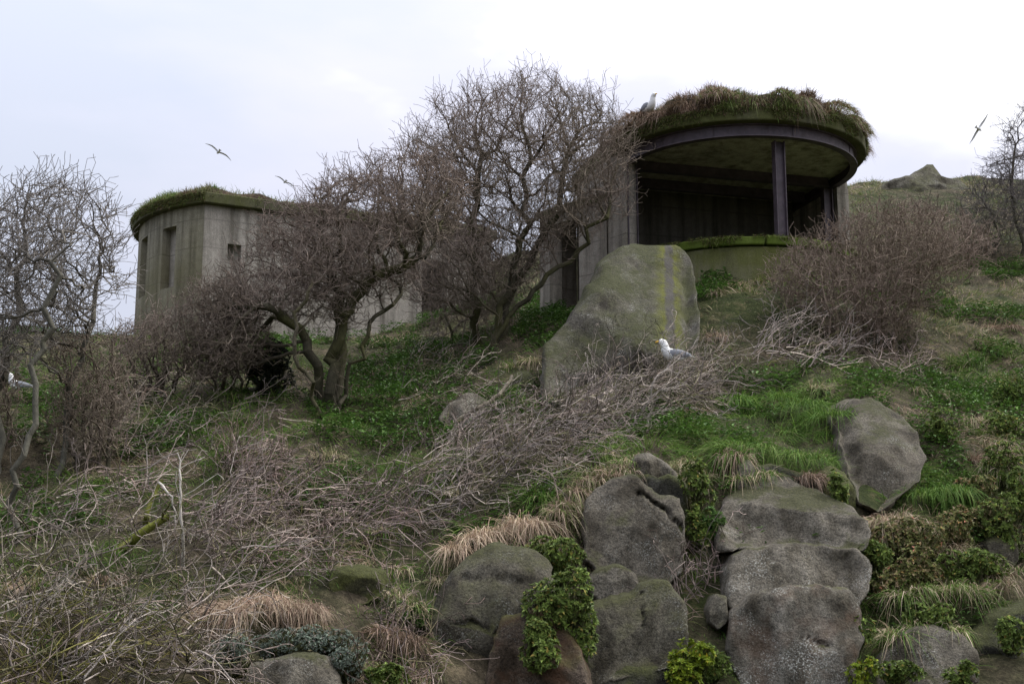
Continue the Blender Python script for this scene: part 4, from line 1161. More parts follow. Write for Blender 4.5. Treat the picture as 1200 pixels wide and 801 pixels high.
field(light & (u < 0.75), ['green', 'pale', 'pale', 'straw'], (0.10, 0.26), (0.006, 0.011), (0.3, 0.8), 0.5, "light green rough grass on the upper slopes")
field(straw & (u < 0.75), ['straw', 'pink', 'green'], (0.15, 0.36), (0.005, 0.009), (0.5, 1.0), 0.9, "pale withered grass on the slope", "dry_grass")
field(other & (patch > 0.47) & (u < 0.46), ['green', 'lush', 'lush'], (0.10, 0.24), (0.006, 0.010), (0.2, 0.7), 0.5, "short green grass between the twigs")
field(other & (patch <= 0.47) & (u < 0.34), ['brown', 'pink', 'straw', 'green'], (0.08, 0.24), (0.005, 0.009), (0.3, 0.9), 0.6, "thin brown withered grass between the twigs", "dry_grass")

def tussock(c, n, Lr, R, names, label, group, droop=(0.7, 1.3), out=0.8, lean=(0, 0, 0), W=(0.006, 0.011), name="grass_tussock", hang=0.0, dome=0.0):
    c = np.asarray(c, float); a = rng.uniform(0, 2 * np.pi, n); r = R * np.sqrt(rng.random(n))
    root = c + np.stack([np.cos(a) * r, np.sin(a) * r * 0.8, -0.25 * r * r / max(R, .01) - 0.03 + dome * (1 - (r / R) ** 2)], -1)
    d = norm(np.stack([np.cos(a) * out * r / R, np.sin(a) * out * r / R, np.full(n, 0.8)], -1) + np.array(lean) + rng.normal(0, 0.42, (n, 3)))
    V, Fs, Cs = blades(root, d, rng.uniform(Lr[0] * .5, Lr[1], n), rng.uniform(*W, n), rng.uniform(droop[0] * .4, droop[1], n) + hang, pal(names, n) * rng.uniform(.75, 1.2), 3)
    return tag(obj(name, V, Fs, M_GRASS, origin=c - [0, 0, 0.04], cols=Cs), label, "grass tuft", group)

# straw tufts drooping over the rock edges
def fringe(pp, per, names, label, group, Lr=(0.22, 0.5), R=0.14, hang=0.35, lean=(-0.1, -0.8, -0.1), n=230, dz=0.05, dY=-0.25):
    for (a, b_) in zip(pp[:-1], pp[1:]):
        m = max(1, int(math.hypot(b_[0] - a[0], b_[1] - a[1]) / per))
        for k in range(m):
            t = (k + rng.uniform(0.2, 0.8)) / m
            x, y = a[0] + (b_[0] - a[0]) * t, a[1] + (b_[1] - a[1]) * t
            h = hit(x, y + 4); h = h + np.array([0, dY, dz])
            q_ = rng.uniform(.6, 1.15)
            tussock(h, int(n * rng.uniform(.6, 1.3)), (Lr[0] * q_, Lr[1] * q_), R * rng.uniform(.8, 1.4), names, label, group, hang=hang * rng.uniform(.4, 1.2), lean=np.array(lean) * rng.uniform(.3, 1.1) + rng.normal(0, .25, 3))
fringe([(528,655),(548,632),(600,618),(645,606)], 17, ['straw', 'pink', 'straw'], "pale straw tuft drooping over the big mottled mossy rock", "straw tufts over the mottled rock")
fringe([(645,610),(668,580),(700,560),(738,545)], 17, ['straw', 'pink', 'green'], "pinkish straw tuft hanging beside the broad lichen spotted rock", "straw tufts beside the lichen rock")
fringe([(245,735),(262,710),(300,697),(330,706),(380,715)], 24, ['straw', 'pink'], "bushy straw tuft above the silvery plants", "straw tufts above the silvery plants", Lr=(.25, .5), n=420, R=.2)
fringe([(455,690),(500,720)], 22, ['straw', 'green'], "straw tuft hanging beside the dark green mossy rock", "straw tufts by the green rock")
fringe([(790,540),(812,560)], 14, ['straw', 'pale'], "straw tuft drooping beside the small pointed rock", "straw tufts by the pointed rock")
fringe([(925,565),(950,560)], 14, ['pink', 'brown'], "reddish-brown tuft combed over the domed cap rock", "brown tufts over the cap rock", lean=(.3, -.8, -.2))
fringe([(1005,625),(1030,610),(1060,605)], 16, ['straw', 'pale', 'pink'], "straw tuft among the leafy plants beside the rock column", "straw tufts by the rock column")
fringe([(840,530),(870,545)], 16, ['pink', 'lush'], "withered tuft under the lush green clump", "withered tufts under the lush clump")
fringe([(830,345),(870,330),(910,330)], 17, ['straw', 'brown', 'green'], "shaggy tuft of grass at the foot of the round post's parapet", "tufts under the parapet", Lr=(.2, .42), dY=-.1)
fringe([(590,430),(625,420)], 16, ['straw', 'green'], "straw tuft on the bank between the middle tree and the upright boulder", "tufts by the middle tree", dY=-.05)
fringe([(835,395),(850,388)], 14, ['pink', 'straw'], "fox-brown tuft right beside the upright boulder", "fox-brown tufts", dY=-.05)
fringe([(935,460),(965,452)], 16, ['straw', 'pale'], "straw tuft above the lush green clump", "straw tufts above the lush clump", dY=-.05)
fringe([(1120,480),(1150,500),(1170,530)], 22, ['straw', 'pale'], "pale tuft on the bank right of the leaning boulder", "pale tufts on the bank", dY=-.1)
fringe([(1150,385),(1175,378),(1200,382)], 14, ['brown', 'pink'], "russet tuft on the mound beyond the big shrub", "russet tufts on the mound", dY=-.05, Lr=(.15, .3))
fringe([(1040,700),(1090,690),(1140,690)], 24, ['lush', 'green', 'straw'], "green and straw tuft above the wide grey rock", "mixed tufts above the wide rock")
fringe([(1090,640),(1130,650),(1180,700)], 20, ['straw', 'pale', 'brown'], "straw tuft among the bushes above the dark streaked rock face", "straw tufts above the dark rock face")
fringe([(1140,540),(1200,560)], 20, ['straw', 'lush', 'pale'], "mixed green and straw tuft between the bank's leafy bushes", "mixed tufts between the bushes")
fringe([(1060,455),(1110,460),(1200,440)], 24, ['straw', 'pale', 'lush'], "straw and green tuft on the upper bank", "tufts on the upper bank", dY=-.05)
fringe([(850,568),(870,560),(905,556)], 14, ['lush', 'green', 'straw'], "green tuft drooping over the domed cap rock's top edge", "green tufts on the cap rock's edge", Lr=(.2, .38))
fringe([(1030,745),(1080,732),(1125,740)], 22, ['lush', 'green', 'straw'], "green tuft on the wide grey rock's top edge", "green tufts on the wide rock")
fringe([(755,535),(735,540),(715,560)], 14, ['green', 'lush', 'straw'], "mossy green tuft beside the small pointed rock", "green tufts by the pointed rock", Lr=(.12, .25))
fringe([(430,735),(480,745),(500,770)], 22, ['pink', 'brown'], "wispy pinkish tuft beside the big mottled rock", "pinkish tufts by the mottled rock", Lr=(.2, .4))
fringe([(850,470),(900,462),(960,480),(990,500)], 26, ['lush'], "lush deep green grass tuft above the rock column", "lush tufts above the rock column", Lr=(.3, .55), n=420, R=.25, hang=.15)
fringe([(820,520),(870,525),(930,535),(975,540)], 26, ['lush', 'lush', 'green'], "lush green tuft drooping towards the domed cap rock", "lush tufts over the cap rock", Lr=(.3, .5), n=420, R=.25, hang=.3)
fringe([(1050,585),(1090,570),(1120,580)], 24, ['lush'], "bright green grass tuft right of the leaning boulder", "green tufts right of the leaning boulder", Lr=(.25, .45), n=380, R=.22)

k = 0
while k < 46:
    x_, y_2 = rng.uniform(20, 1190), rng.uniform(440, 760)
    if rock_mask(np.array([x_]), np.array([y_2]))[0] or 690 < x_ < 860 and y_2 < 480: continue
    nm = [['straw', 'pink'], ['straw', 'pale'], ['lush', 'green'], ['lush'], ['pink', 'brown'], ['straw', 'lush']][k % 6]
    lab = {'straw': "loose straw tuft scattered among the twigs and weeds of the slope", 'lush': "loose green grass tuft scattered among the twigs and weeds of the slope", 'pink': "loose pinkish-brown tuft scattered among the twigs and weeds of the slope"}[nm[0]]
    q_ = rng.uniform(.6, 1.1)
    tussock(hit(x_, y_2) + [0, 0, .03], 220, (.18 * q_, .42 * q_), rng.uniform(.1, .2), nm, lab, "loose " + nm[0] + " tufts on the slope", hang=.1, lean=rng.normal(0, .3, 3) + [0, -.3, 0])
    k += 1
# turf on the roofs
def roof_turf(pts2, z, names, Lr, n, label, bump=0.12, inner=None, name="roof_grass", out=0.3):
    pts2 = np.array(pts2); seg = rng.integers(0, len(pts2) - 1, n); t = rng.random(n)[:, None]
    q_ = pts2[seg] * (1 - t) + pts2[seg + 1] * t
    cen = pts2.mean(0) if inner is None else np.array(inner)
    inw = norm(cen - q_); dep = rng.random(n) ** 1.4 * 0.6
    xy = q_ + inw * dep[:, None]
    zz = z + bump * np.minimum(1, dep / 0.25) * (0.05 + 1.7 * fbm(xy[:, 0] * 2.1, xy[:, 1] * 2.1, 77, 3))
    d = norm(np.concatenate([-inw * out * (1 - np.minimum(dep, .5))[:, None], np.ones((n, 1))], 1) + rng.normal(0, 0.3, (n, 3)))
    k_ = np.floor(fbm(xy[:, 0] * 1.3, xy[:, 1] * 1.3, 55, 3) * 0.999 * 10) % len(names)
    c = np.zeros((n, 3))
    for i, nm in enumerate(names): c[k_ == i] = pal([nm], int((k_ == i).sum()))
    V, Fs, Cs = blades(np.c_[xy, zz - 0.03], d, rng.uniform(*Lr, n), rng.uniform(0.009, 0.016, n), rng.uniform(.3, 1.1, n), c, 3)
    tag(obj(name, V, Fs, M_GRASS, origin=(cen[0], cen[1], z), cols=Cs), label, "grass", kind="stuff")
def sod(outline, z, hgt, label, shrink=0.1):
    """low lumpy earth mound covering a roof"""
    o_ = np.array(outline); cen = o_.mean(0); V = []; N = len(o_)
    for r, f in ((1.0, 0.0), (0.985, 0.8), (0.9, 0.9), (0.7, 0.85), (0.4, 0.8), (0.02, 0.8)):
        q_ = cen + (o_ - cen) * r
        q_ = q_ + norm(q_ - cen) * ((fbm(q_[:, 0] * 2.5, q_[:, 1] * 2.5, 3)[:, None] - .5) * .16 - .03)
        V.append(np.c_[q_, z + hgt * f * (0.05 + 1.7 * fbm(q_[:, 0] * 2.1, q_[:, 1] * 2.1, 77, 3))])
    V[0][:, 2] = z - 0.01
    V = np.concatenate(V); ii = np.arange(len(V)).reshape(-1, N); a, b_ = ii[:-1], ii[1:]
    fq = np.stack([a, np.roll(a, -1, 1), np.roll(b_, -1, 1), b_], -1).reshape(-1, 4)
    tag(obj("roof_sod", V, [fq, ii[-1][None]], M_SOD, smooth=True), label, "turf")
M_SOD = rock_mat("roof_earth", (0.075, 0.052, 0.034), 0.3, (0.05, 0.05, 0.018), 0.0)
def dense(pl, step=0.12):
    out = []
    for a, b_ in zip(pl, pl[1:] + pl[:1]):
        a, b_ = np.array(a), np.array(b_); m = max(1, int(np.linalg.norm(b_ - a) / step))
        out += [a + (b_ - a) * k / m for k in range(m)]
    return out
rs1 = arc(2.52, 180, 360, 49) + [L(2.6, 2.3), L(-2.6, 2.3)]
sod(dense(rs1), ZT, 0.33, "lumpy brown earth sod on the round post's roof")
roof_turf(rs1, ZT, ['brown', 'pink', 'brown', 'brown', 'green'], (0.15, 0.40), 14000, "brown withered grass growing on the round post's roof", 0.36, inner=L(0, 0.6), out=0.45)
rs2 = [carc(Rr + 0.12, t) for t in np.linspace(0, 1, 25)][::-1] + [A2 - nn * 0.1 + dd * .05, A2 + dd * 3.5 - nn * .1, A2 + dd * 7 - nn * .1]
sod(dense(rs2 + [A2 + dd * 7 + nn * CH]), ZT2, 0.15, "low earth sod on the closed bunker's roof")
roof_turf(rs2, ZT2, ['green', 'pale', 'brown', 'pale', 'lush'], (0.14, 0.38), 11000, "short green and brown grass on the closed bunker's roof", 0.17, inner=A2 + dd * 3 + nn * 2.3, out=.1)
def rim(ang, R=2.55, dz=0.1): q_ = L(R * math.cos(math.radians(ang)), R * math.sin(math.radians(ang))); return np.array([q_[0], q_[1], ZT + dz])
for ang, names, n, Lr, R_, lab, dz_, hang_, ln_ in (
   (178, ['brown', 'pink'], 900, (.25, .45), .40, "russet tussock hanging over the post roof's end above the tree", .2, .5, .8),
   (194, ['brown', 'pink'], 800, (.25, .5), .36, "reddish-brown tussock under the gull on the post roof", .28, .3, .5),
   (207, ['brown', 'brown', 'pink'], 600, (.25, .45), .26, "fox-brown tussock spilling towards the ring beam beside the gull", .12, .6, 1.0),
   (221, ['brown'], 450, (.2, .4), .25, "small dark tussock on the post roof beside the gull's tussock", .25, .2, .3),
   (238, ['brown', 'pink', 'green'], 800, (.25, .45), .34, "tall rounded brown tussock midway along the post roof", .38, .2, .3),
   (254, ['brown', 'green'], 450, (.2, .4), .24, "ragged brown tussock hugging the roof's mossy edge", .15, .5, .8),
   (266, ['green', 'brown'], 520, (.22, .42), .28, "olive tussock on the post roof beside the drooping tress", .33, .2, .3),
   (278, ['pink', 'green', 'brown'], 700, (.3, .55), .2, "long tress of grass drooping over the ring beam near the steel post", .20, .75, 1.2),
   (297, ['green', 'brown', 'brown'], 900, (.22, .42), .4, "large dark green tussock overhanging the post roof", .30, .3, .6),
   (311, ['brown', 'green', 'pink'], 800, (.28, .5), .3, "shaggy brown tussock spilling over the roof edge", .18, .7, 1.1),
   (325, ['brown', 'brown', 'green'], 600, (.2, .38), .28, "dark brown tussock past the shaggy one on the roof edge", .2, .4, .7),
   (342, ['pink', 'brown'], 650, (.2, .38), .28, "pinkish-brown tussock at the far end of the post roof", .1, .5, .9)):
    o_ = norm(rim(ang)[:2] - C0)
    tussock(rim(ang, 2.4, dz_ * .8), int(n * 1.25), (Lr[0] * .6, Lr[1] * .72), R_ * 1.05, names, lab, None, hang=hang_, lean=(o_[0] * ln_ * .7, o_[1] * ln_ * .7, .1), W=(.009, .016), dome=.16)

# short moss and grass stubble clinging to the roof edges
def edge_moss(path, z0, z1, n, label, cen, seed):
    path = np.array(path); seg = rng.integers(0, len(path) - 1, n); t = rng.random(n)[:, None]
    xy = path[seg] * (1 - t) + path[seg + 1] * t; z = z1 - (z1 - z0) * rng.random(n) ** 1.6
    o_ = norm(xy - np.array(cen)); al = np.arctan2(o_[:, 1], o_[:, 0]) * 6
    k_ = fbm(al * 1.3, z * 3, seed, 3) > 0.34 + 0.32 * (z1 - z) / (z1 - z0)
    xy, z, o_ = xy[k_], z[k_], o_[k_]; m = len(z)
    d = norm(np.c_[o_ * rng.uniform(.3, 1, (m, 1)), rng.uniform(-.3, .7, m)] + rng.normal(0, .35, (m, 3)))
    V, Fs, Cs = blades(np.c_[xy - o_ * .005, z], d, rng.uniform(.03, .10, m), rng.uniform(.008, .016, m), rng.uniform(.2, .9, m), pal(['green', 'brown', 'mossc', 'mossc'], m), 2)
    tag(obj("edge_moss", V, Fs, M_GRASS, origin=(*cen, z0), cols=Cs), label, "moss", kind="stuff")
PAL['mossc'] = [(0.05, 0.058, 0.014), (0.075, 0.085, 0.02), (0.10, 0.11, 0.025)]
edge_moss(arc(2.585, 180, 360, 49), ZS + 0.02, ZT, 9000, "ragged moss on the edge of the round post's roof", L(0, 0), 201)
edge_moss([carc(Rr + 0.165, t) for t in np.linspace(1, -0.02, 25)] + [A2 + dd * 7 - nn * .165], ZW + 0.03, ZT2, 8000, "ragged moss on the edge of the closed bunker's roof", A2 + dd * 3 + nn * 2.3, 202)
edge_moss(arc(2.38, 190, 350, 41), ZP - 0.17, ZP + 0.01, 5000, "ragged moss on the round post's coping", L(0, 0), 203)
# ------------------------------------------------------------------ leaves
def leaves(root, d, up, Lg, W, cols):
    side = norm(np.cross(d, up)); nrm = np.cross(side, d)
    mid = root + d * (Lg * 0.45)[:, None]
    tip = root + d * Lg[:, None] - nrm * (Lg * 0.15)[:, None]
    a = mid - side * (W * .5)[:, None] + nrm * (W * .18)[:, None]; b_ = mid + side * (W * .5)[:, None] + nrm * (W * .18)[:, None]
    V = np.stack([root, a, tip, b_, ], 1).reshape(-1, 3); k = np.arange(len(root)) * 4
    f = np.concatenate([np.stack([k, k + 1, k + 2], -1), np.stack([k, k + 2, k + 3], -1)])
    return V, [f], np.repeat(cols, 4, 0)

LEAFC = {'nettle': [(0.058, 0.12, 0.024), (0.085, 0.155, 0.032), (0.045, 0.09, 0.02)],
         'shrub': [(0.10, 0.145, 0.03), (0.15, 0.20, 0.045), (0.07, 0.105, 0.024)],
         'bright': [(0.14, 0.19, 0.012), (0.11, 0.16, 0.014), (0.17, 0.21, 0.02)],
         'ivy': [(0.012, 0.018, 0.010), (0.02, 0.026, 0.014), (0.016, 0.022, 0.014)],
         'silver': [(0.15, 0.185, 0.145), (0.20, 0.235, 0.185), (0.11, 0.14, 0.11)],
         'olive': [(0.13, 0.145, 0.045), (0.17, 0.18, 0.06), (0.10, 0.115, 0.038), (0.24, 0.18, 0.10)]}
def lpal(nm, n):
    a = np.array(LEAFC[nm]); return a[rng.integers(0, len(a), n)] * rng.uniform(0.75, 1.5, (n, 1))
# leafy ground cover
x = rng.uniform(-11, 15, 480000); y = rng.uniform(15, 32, 480000); z = H(x, y); lp = np.stack([x, y, z], -1); qx, qy = project(lp)
jx2 = qx + (fbm(x * 1.5, y * 1.5, 61) - .5) * 60; jy2 = qy + (fbm(x * 1.5, y * 1.5, 62) - .5) * 50
lz = (zone_mask(jx2, jy2, LEAFZ) & (fbm(x * 2, y * 2, 63, 3) > 0.42) | (fbm(x * 1.1, y * 1.1, 68, 3) > 0.60)) & ~rock_mask(qx, qy) & (rng.random(len(x)) < 0.75) & (qx > -40) & (qx < 1240) & (qy < 830)
lp = lp[lz]; n = len(lp)
lp[:, 2] += rng.uniform(0.01, 0.22, n) * (0.4 + fbm(lp[:, 0] * 3, lp[:, 1] * 3, 64, 2))
d = norm(np.c_[rng.normal(0, 1, (n, 2)), rng.uniform(-.2, .6, n)])
V, Fs, Cs = leaves(lp, d, np.tile([0, 0, 1.0], (n, 1)), rng.uniform(.04, .09, n), rng.uniform(.026, .055, n), lpal('nettle', n) * (.6 + .9 * fbm(lp[:, 0] * 2.4, lp[:, 1] * 2.4, 66, 2)[:, None]))
tag(obj("leafy_ground_cover", V, Fs, M_LEAF, origin=(0, 20, 5), cols=Cs), "dark green leafy weeds carpeting the hollows of the slope", "weeds", kind="stuff")

def leafy(px, py, rx, ry, nros, kind, label, group=None, ls=(0.028, 0.058), name="leafy_shrub", dY=-0.15, per=10, Y=None, cat="shrub"):
    h = hit(px, py + ry * 0.6)
    if Y is not None: h[1] = Y
    c = P(px, py, h[1] + dY); sc = np.linalg.norm(c - [0, 0, CZ]) / F
    a, b_ = rx * sc, ry * sc
    base = np.array([c[0], c[1] + 0.1, c[2] - b_])
    root = thing(name, base, label, cat, group)
    # rosette centres over a lumpy dome
    v = norm(rng.normal(0, 1, (nros, 3))); v[:, 1] = -np.abs(v[:, 1]) * rng.choice([1, 1, 1, -1], nros)
    lump = 0.72 + 0.5 * fbm(v[:, 0] * 2.3 + px, v[:, 2] * 2.3, 7, 3) * rng.uniform(.8, 1.1, nros)
    ns = 5; so = norm(rng.normal(0, 1, (ns, 3))) * rng.uniform(.35, .75, (ns, 1)); sz = rng.uniform(.38, .62, ns); si = rng.integers(0, ns, nros)
    q_ = so[si] + v * (lump * sz[si])[:, None]
    ctr = c + q_ * np.array([a, min(a, b_) * 0.8, b_])
    src = np.repeat(np.arange(nros), per); n = len(src)
    axis = norm(v[src] + [0, -0.2, 0.6])
    rad_ = rng.normal(0, 1, (n, 3)); rad_ -= axis * np.sum(rad_ * axis, 1, keepdims=True); rad_ = norm(rad_)
    d = norm(rad_ + axis * rng.uniform(0.1, 1.1, (n, 1)))
    Lg = rng.uniform(*ls, n)
    tone = np.repeat(rng.uniform(.55, 1.35, nros), per)[:, None] * np.where(rng.random((n, 1)) < .06, np.array([[2.2, 1.3, 1.6]]), 1.0)
    V, Fs, Cs = leaves(ctr[src] - d * 0.0, d, axis, Lg, Lg * rng.uniform(.38, .55, n), lpal(kind, n) * tone)
    obj("foliage", V, Fs, M_LEAF, root, cols=Cs)
    nd, pr = [base - [0, -.1, .05]], [-1]
    for k in range(0, nros, 3):
        m_ = base * .5 + ctr[k] * .5 + rng.normal(0, .03, 3); nd += [m_, ctr[k]]; pr += [0, len(nd) - 2]
    nd = np.array(nd); rd = np.full(len(nd), 0.005)
    V, Fs, Cs = tubes(nd, np.array(pr), rd, np.tile([[0.07, 0.075, 0.03]], (len(nd), 1)))
    obj("stem", V, Fs, M_BARK, root, cols=Cs)
    return root
leafy(662, 655, 48, 30, 420, 'shrub', "leafy green shrub spreading over the mottled rock's top", dY=-.5)
leafy(660, 715, 50, 56, 800, 'shrub', "large rounded leafy green shrub hanging down between two rocks", dY=-.65)
leafy(634, 752, 30, 30, 300, 'shrub', "small leafy shrub just above the rusty brown rock", dY=-.65)
leafy(803, 780, 32, 30, 260, 'bright', "bright yellow-green leafy bush at the foot of the gap", dY=-.3, ls=(.03, .06))
leafy(815, 575, 22, 38, 180, 'shrub', "dark leafy plant beside the small pointed rock", dY=-.25)
leafy(978, 572, 16, 26, 140, 'shrub', "mossy leafy cushion behind the domed cap rock", dY=-.3, ls=(.03, .05))
leafy(1060, 640, 46, 30, 340, 'olive', "olive leafy bush right of the domed cap rock", dY=-.2)
leafy(1110, 630, 34, 28, 220, 'olive', "yellowish olive bush next to the green grass tuft", dY=-.2)
leafy(1040, 675, 40, 24, 240, 'olive', "straw-flecked olive bush beside the notched rock column", dY=-.2)
leafy(1165, 545, 34, 34, 240, 'shrub', "leafy green bush on the bank beside pale grass", dY=-.2)
leafy(1185, 620, 34, 40, 260, 'shrub', "tall leafy green bush low on the bank", dY=-.2)
leafy(1105, 500, 24, 26, 160, 'shrub', "leafy plant just right of the leaning boulder", dY=-.15)
leafy(1165, 670, 22, 30, 140, 'shrub', "leafy plant above the dark streaked rock face", dY=-.2)
leafy(1090, 720, 30, 18, 140, 'shrub', "low leafy plant on top of the wide grey rock", dY=-.35)
leafy(1010, 790, 22, 22, 70, 'bright', "yellow-green leafy plant between the column and the wide grey rock", dY=-.3)
leafy(1130, 790, 20, 16, 100, 'shrub', "small leafy plant in front of the wide grey rock", dY=-.5)
for (x_, y_2, a, b_, kd, lab) in (
   (1075, 665, 34, 24, 'olive', "olive bush between the domed cap rock and the wide grey rock"), (1125, 665, 30, 26, 'shrub', "green leafy bush above the dark streaked rock's shoulder"),
   (1150, 610, 32, 26, 'olive', "olive bush between the tall leafy bush and the green grass tuft"), (1195, 580, 26, 30, 'shrub', "dark green bush above the tall leafy bush"),
   (1140, 575, 26, 20, 'olive', "small olive bush below the leafy bush on the bank"), (1180, 505, 30, 24, 'shrub', "leafy bush high on the bank among pale grass"),
   (1190, 460, 26, 18, 'shrub', "leafy bush on the upper bank below the russet mound"), (1020, 650, 22, 20, 'shrub', "green leafy plant squeezed beside the domed cap rock"),
   (1000, 745, 20, 26, 'shrub', "green leafy plant squeezed beside the foot of the rock column"), (838, 770, 22, 26, 'shrub', "mid-green leafy plant below the gap between the outcrops"),
   (812, 620, 18, 24, 'shrub', "leafy plant low in the gap beside the lichen spotted rock"), (835, 610, 16, 18, 'nettle', "dark leafy plant beside the domed cap rock in the gap"),
   (1050, 790, 30, 14, 'shrub', "low leafy fringe along the wide grey rock's foot"), (1185, 745, 20, 22, 'shrub', "leafy plant growing on the dark streaked rock face"),
   (455, 795, 30, 16, 'shrub', "low leafy plant beside the big mottled mossy rock's foot"), (480, 718, 26, 14, 'nettle', "deep green leafy patch beside the dark green mossy rock")):
    leafy(x_, y_2, a, b_, int(a * b_ / 2.8), kd, lab, dY=-.22)
leafy(318, 436, 38, 42, 460, 'ivy', "very dark ivy mound beside the windswept tree's trunk", ls=(.04, .08), name="ivy_mound", dY=-.1, cat="ivy")
for (x_, y_2, a, b_, lab) in ((278, 765, 26, 26, "silvery grey-green plant at the rounded end of the flat-topped rock"), (330, 752, 36, 18, "silvery grey-green cushion along the flat-topped rock's back edge"),
                          (380, 745, 28, 18, "silvery grey-green cushion below a straw tuft"), (408, 770, 20, 24, "silvery grey-green plant beside the flat-topped rock's steep end")):
    leafy(x_, y_2, a * 1.25, b_ * 1.1, 420, 'silver', lab, ls=(.012, .026), name="silvery_plant", dY=-.3, per=9, cat="plant")

# ------------------------------------------------------------------ gulls
M_WHITE = plain_mat("white_feathers", (0.78, 0.78, 0.78), 0.7, .05)
M_GULLG = plain_mat("grey_wing_feathers", (0.22, 0.23, 0.26), 0.7, .12)
M_GULLF = plain_mat("pale_grey_flight_feathers", (0.72, 0.73, 0.76), 0.7, .1)
M_BLACK = plain_mat("black_feathers", (0.025, 0.025, 0.028), 0.6, .1)
M_BEAK = plain_mat("yellow_beak", (0.65, 0.38, 0.05), 0.45, .08)
M_LEG = plain_mat("pink_legs", (0.45, 0.25, 0.22), 0.6, .1)
def loft(st, k=14):
    """closed tube through stations (x, z, half width, half height)"""
    st = np.array(st, float); n = len(st); path = np.c_[st[:, 0], np.zeros(n), st[:, 1]]
    tan = norm(np.gradient(path, axis=0)); upv = np.c_[-tan[:, 2], np.zeros(n), tan[:, 0]]
    a = np.arange(k) * 2 * np.pi / k
    V = path[:, None] + np.cos(a)[None, :, None] * st[:, 2][:, None, None] * np.array([0, 1, 0]) + np.sin(a)[None, :, None] * (st[:, 3][:, None, None] * upv[:, None])
    ii = np.arange(n * k).reshape(n, k); p0, p1 = ii[:-1], ii[1:]
    f = np.stack([p0, np.roll(p0, -1, 1), np.roll(p1, -1, 1), p1], -1).reshape(-1, 4)
    return V.reshape(-1, 3), [f, ii[0][::-1][None], ii[-1][None]]
def bird_part(name, V, Fs, mat, root, heading, smooth=True, sc=1.0, tilt=None):
    c, s_ = math.cos(heading), math.sin(heading); V = np.asarray(V) * sc
    if tilt is not None: V = V @ np.array(tilt).T
    R_ = np.c_[V[:, 0] * c - V[:, 1] * s_, V[:, 0] * s_ + V[:, 1] * c, V[:, 2]]
    return obj(name, R_ + np.array(root.location), Fs, mat, root, smooth=smooth)
def gull(loc, heading, label, sitting=True, sc=1.0, group=None, legs=False):
    root = thing("gull", loc, label, "gull", group); z0 = 0.14 if legs else 0.0
    body = [(-.20, .105, .012, .01), (-.17, .10, .05, .035), (-.10, .095, .082, .065), (0, .10, .098, .085), (.08, .125, .09, .09), (.13, .17, .068, .072),
            (.145, .215, .058, .064), (.152, .258, .052, .058), (.17, .292, .05, .054), (.20, .308, .043, .045), (.228, .308, .026, .028), (.238, .308, .008, .008)]
    V, Fs = loft([(a, b_ + z0, c, d_) for a, b_, c, d_ in body]); bird_part("body", V, Fs, M_WHITE, root, heading, sc=sc)
    V, Fs = loft([(.225, .308 + z0, .014, .016), (.25, .306 + z0, .011, .013), (.275, .300 + z0, .009, .011), (.288, .290 + z0, .003, .004)], 8); bird_part("beak", V, Fs, M_BEAK, root, heading, sc=sc)
    for sd in (-1, 1):
        st = [(.09, .145, .012, .03), (.05, .135, .02, .055), (-.03, .125, .024, .065), (-.12, .12, .02, .05), (-.20, .115, .014, .028), (-.24, .112, .006, .014)]
        V, Fs = loft([(a, b_ + z0, c, d_) for a, b_, c, d_ in st], 10); V[:, 1] += sd * np.interp(V[:, 0], [-.24, -.12, 0, .09], [.03, .066, .086, .076]); w = bird_part("wing", V, Fs, M_GULLG, root, heading, sc=sc)
        V, Fs = loft([(-.18, .118 + z0, .012, .02), (-.25, .118 + z0, .010, .015), (-.31, .116 + z0, .004, .006)], 8); V[:, 1] += sd * .03; bird_part("wing_tip", V, Fs, M_BLACK, w, heading, sc=sc)
        V, Fs = loft([(.193, .322 + z0, .001, .002), (.197, .322 + z0, .005, .006), (.203, .322 + z0, .005, .006), (.207, .322 + z0, .001, .002)], 8); V[:, 1] += sd * .034; bird_part("eye", V, Fs, M_BLACK, root, heading, sc=sc)
        if legs:
            V = np.array([(0.02, sd * .04, z0 + .05), (0.0, sd * .042, z0 * .5), (0.0, sd * .042, 0.0), (.05, sd * .05, 0.0)]); V, Fs, _ = tubes(V, np.array([-1, 0, 1, 2]), np.array([.012, .007, .007, .004]), None, thick=0.0)
            bird_part("leg", V, Fs, M_LEG, root, heading, sc=sc)
    V, Fs = loft([(-.15, .10 + z0, .05, .018), (-.24, .092 + z0, .05, .010), (-.30, .088 + z0, .045, .004)], 10); bird_part("tail", V, Fs, M_WHITE, root, heading, sc=sc)
    return root
gp = P(791, 425, 19.5)
gull(gp, math.radians(188), "white gull with grey wings sitting in the dead branches by the upright boulder", sc=0.97)
gr_ = rim(201, 2.35, .30)
gull(gr_, math.radians(-60), "white gull sitting on the round post's turf roof", sc=1.0)
hl = hit(20, 462); gl = P(22, 466, hl[1] - 0.2); gl[2] = H(gl[0], gl[1])
gull(gl, math.radians(195), "white and grey gull standing behind the slender grey tree's branches", sc=0.8, legs=True)

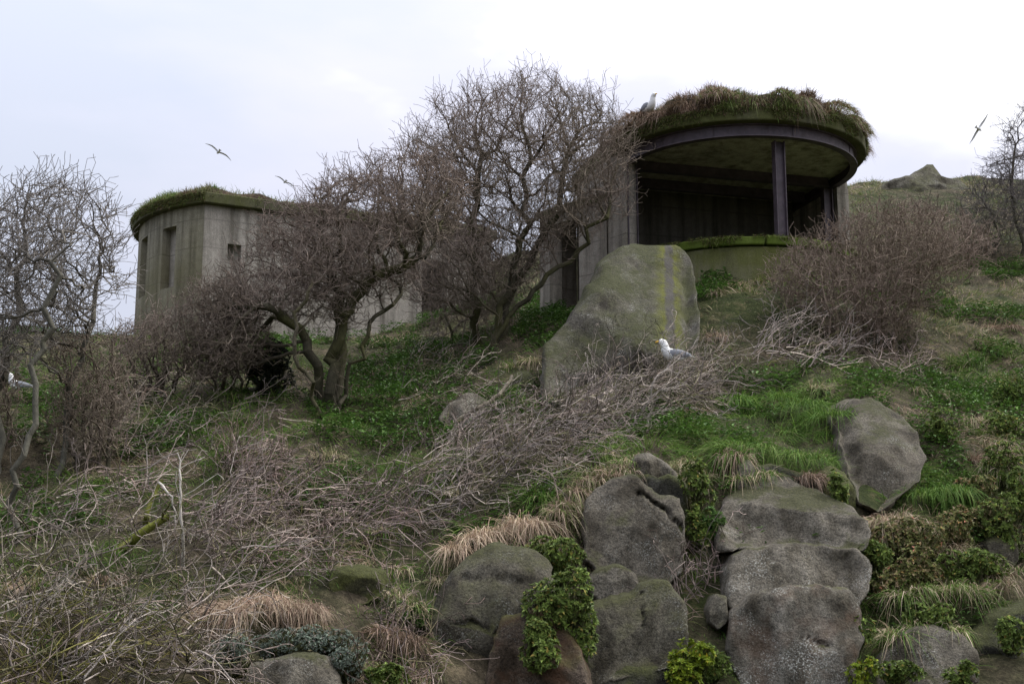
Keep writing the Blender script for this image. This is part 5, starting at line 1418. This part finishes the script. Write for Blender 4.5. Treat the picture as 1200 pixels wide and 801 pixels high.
def flying_gull(loc, heading, roll, label, pitch=0.0, bend=0.35):
    root = thing("flying_gull", loc, label, "gull")
    cr, sr_ = math.cos(roll), math.sin(roll); cp, sp = math.cos(pitch), math.sin(pitch)
    T_ = np.array([[cp, 0, -sp], [0, 1, 0], [sp, 0, cp]]) @ np.array([[1, 0, 0], [0, cr, -sr_], [0, sr_, cr]])
    V, Fs = loft([(-.26, 0, .006, .006), (-.20, 0, .03, .02), (-.08, 0, .06, .05), (.05, 0, .07, .065), (.15, .01, .05, .05), (.20, .02, .04, .042), (.25, .02, .036, .036), (.28, .015, .015, .015)], 12); bird_part("body", V, Fs, M_WHITE, root, heading, tilt=T_)
    V, Fs = loft([(.275, .015, .012, .012), (.31, .012, .008, .008), (.325, .006, .002, .002)], 8); bird_part("beak", V, Fs, M_BEAK, root, heading, tilt=T_)
    V = np.array([(-.2, -.03, .004), (-.2, .03, .004), (-.36, .08, 0), (-.36, -.08, 0), (-.2, -.03, -.008), (-.2, .03, -.008), (-.36, .08, -.004), (-.36, -.08, -.004)])
    bird_part("tail", V, [np.array([[0, 1, 2, 3], [7, 6, 5, 4], [0, 4, 5, 1], [1, 5, 6, 2], [2, 6, 7, 3], [3, 7, 4, 0]])], M_WHITE, root, heading, tilt=T_, smooth=False)
    for sd in (-1, 1):
        st = [(0.03, 0.05, .20, .00), (.06, .22, .19, .06 * bend * 3), (.09, .38, .17, .09 * bend * 3), (.05, .52, .12, .06 * bend * 3), (-.03, .64, .07, .0), (-.09, .70, .02, -.04)]
        V = []
        for (xl, yv, ch_, zv) in st:
            for (fx, fz) in ((0, 0), (-.3, .018), (-1, 0), (-.4, -.004)): V.append((xl + .06 + fx * ch_, sd * yv, zv + fz))
        V = np.array(V); ii = np.arange(len(V)).reshape(-1, 4); a, b_ = ii[:-1], ii[1:]
        f = np.stack([a, np.roll(a, -1, 1), np.roll(b_, -1, 1), b_], -1).reshape(-1, 4)
        bird_part("wing", V, [f, ii[0][None], ii[-1][None]], M_GULLF, root, heading, tilt=T_)
    return root
flying_gull(P(256, 178, 62), math.radians(115), math.radians(28), "gull gliding with arched wings well above the closed bunker")
flying_gull(P(334, 213, 80), math.radians(115), math.radians(25), "distant small gull flying just over the closed bunker's roof")
flying_gull(P(1147, 151, 55), math.radians(50), math.radians(-52), "gull banking steeply in the sky beside the dark bare tree", bend=0.1)
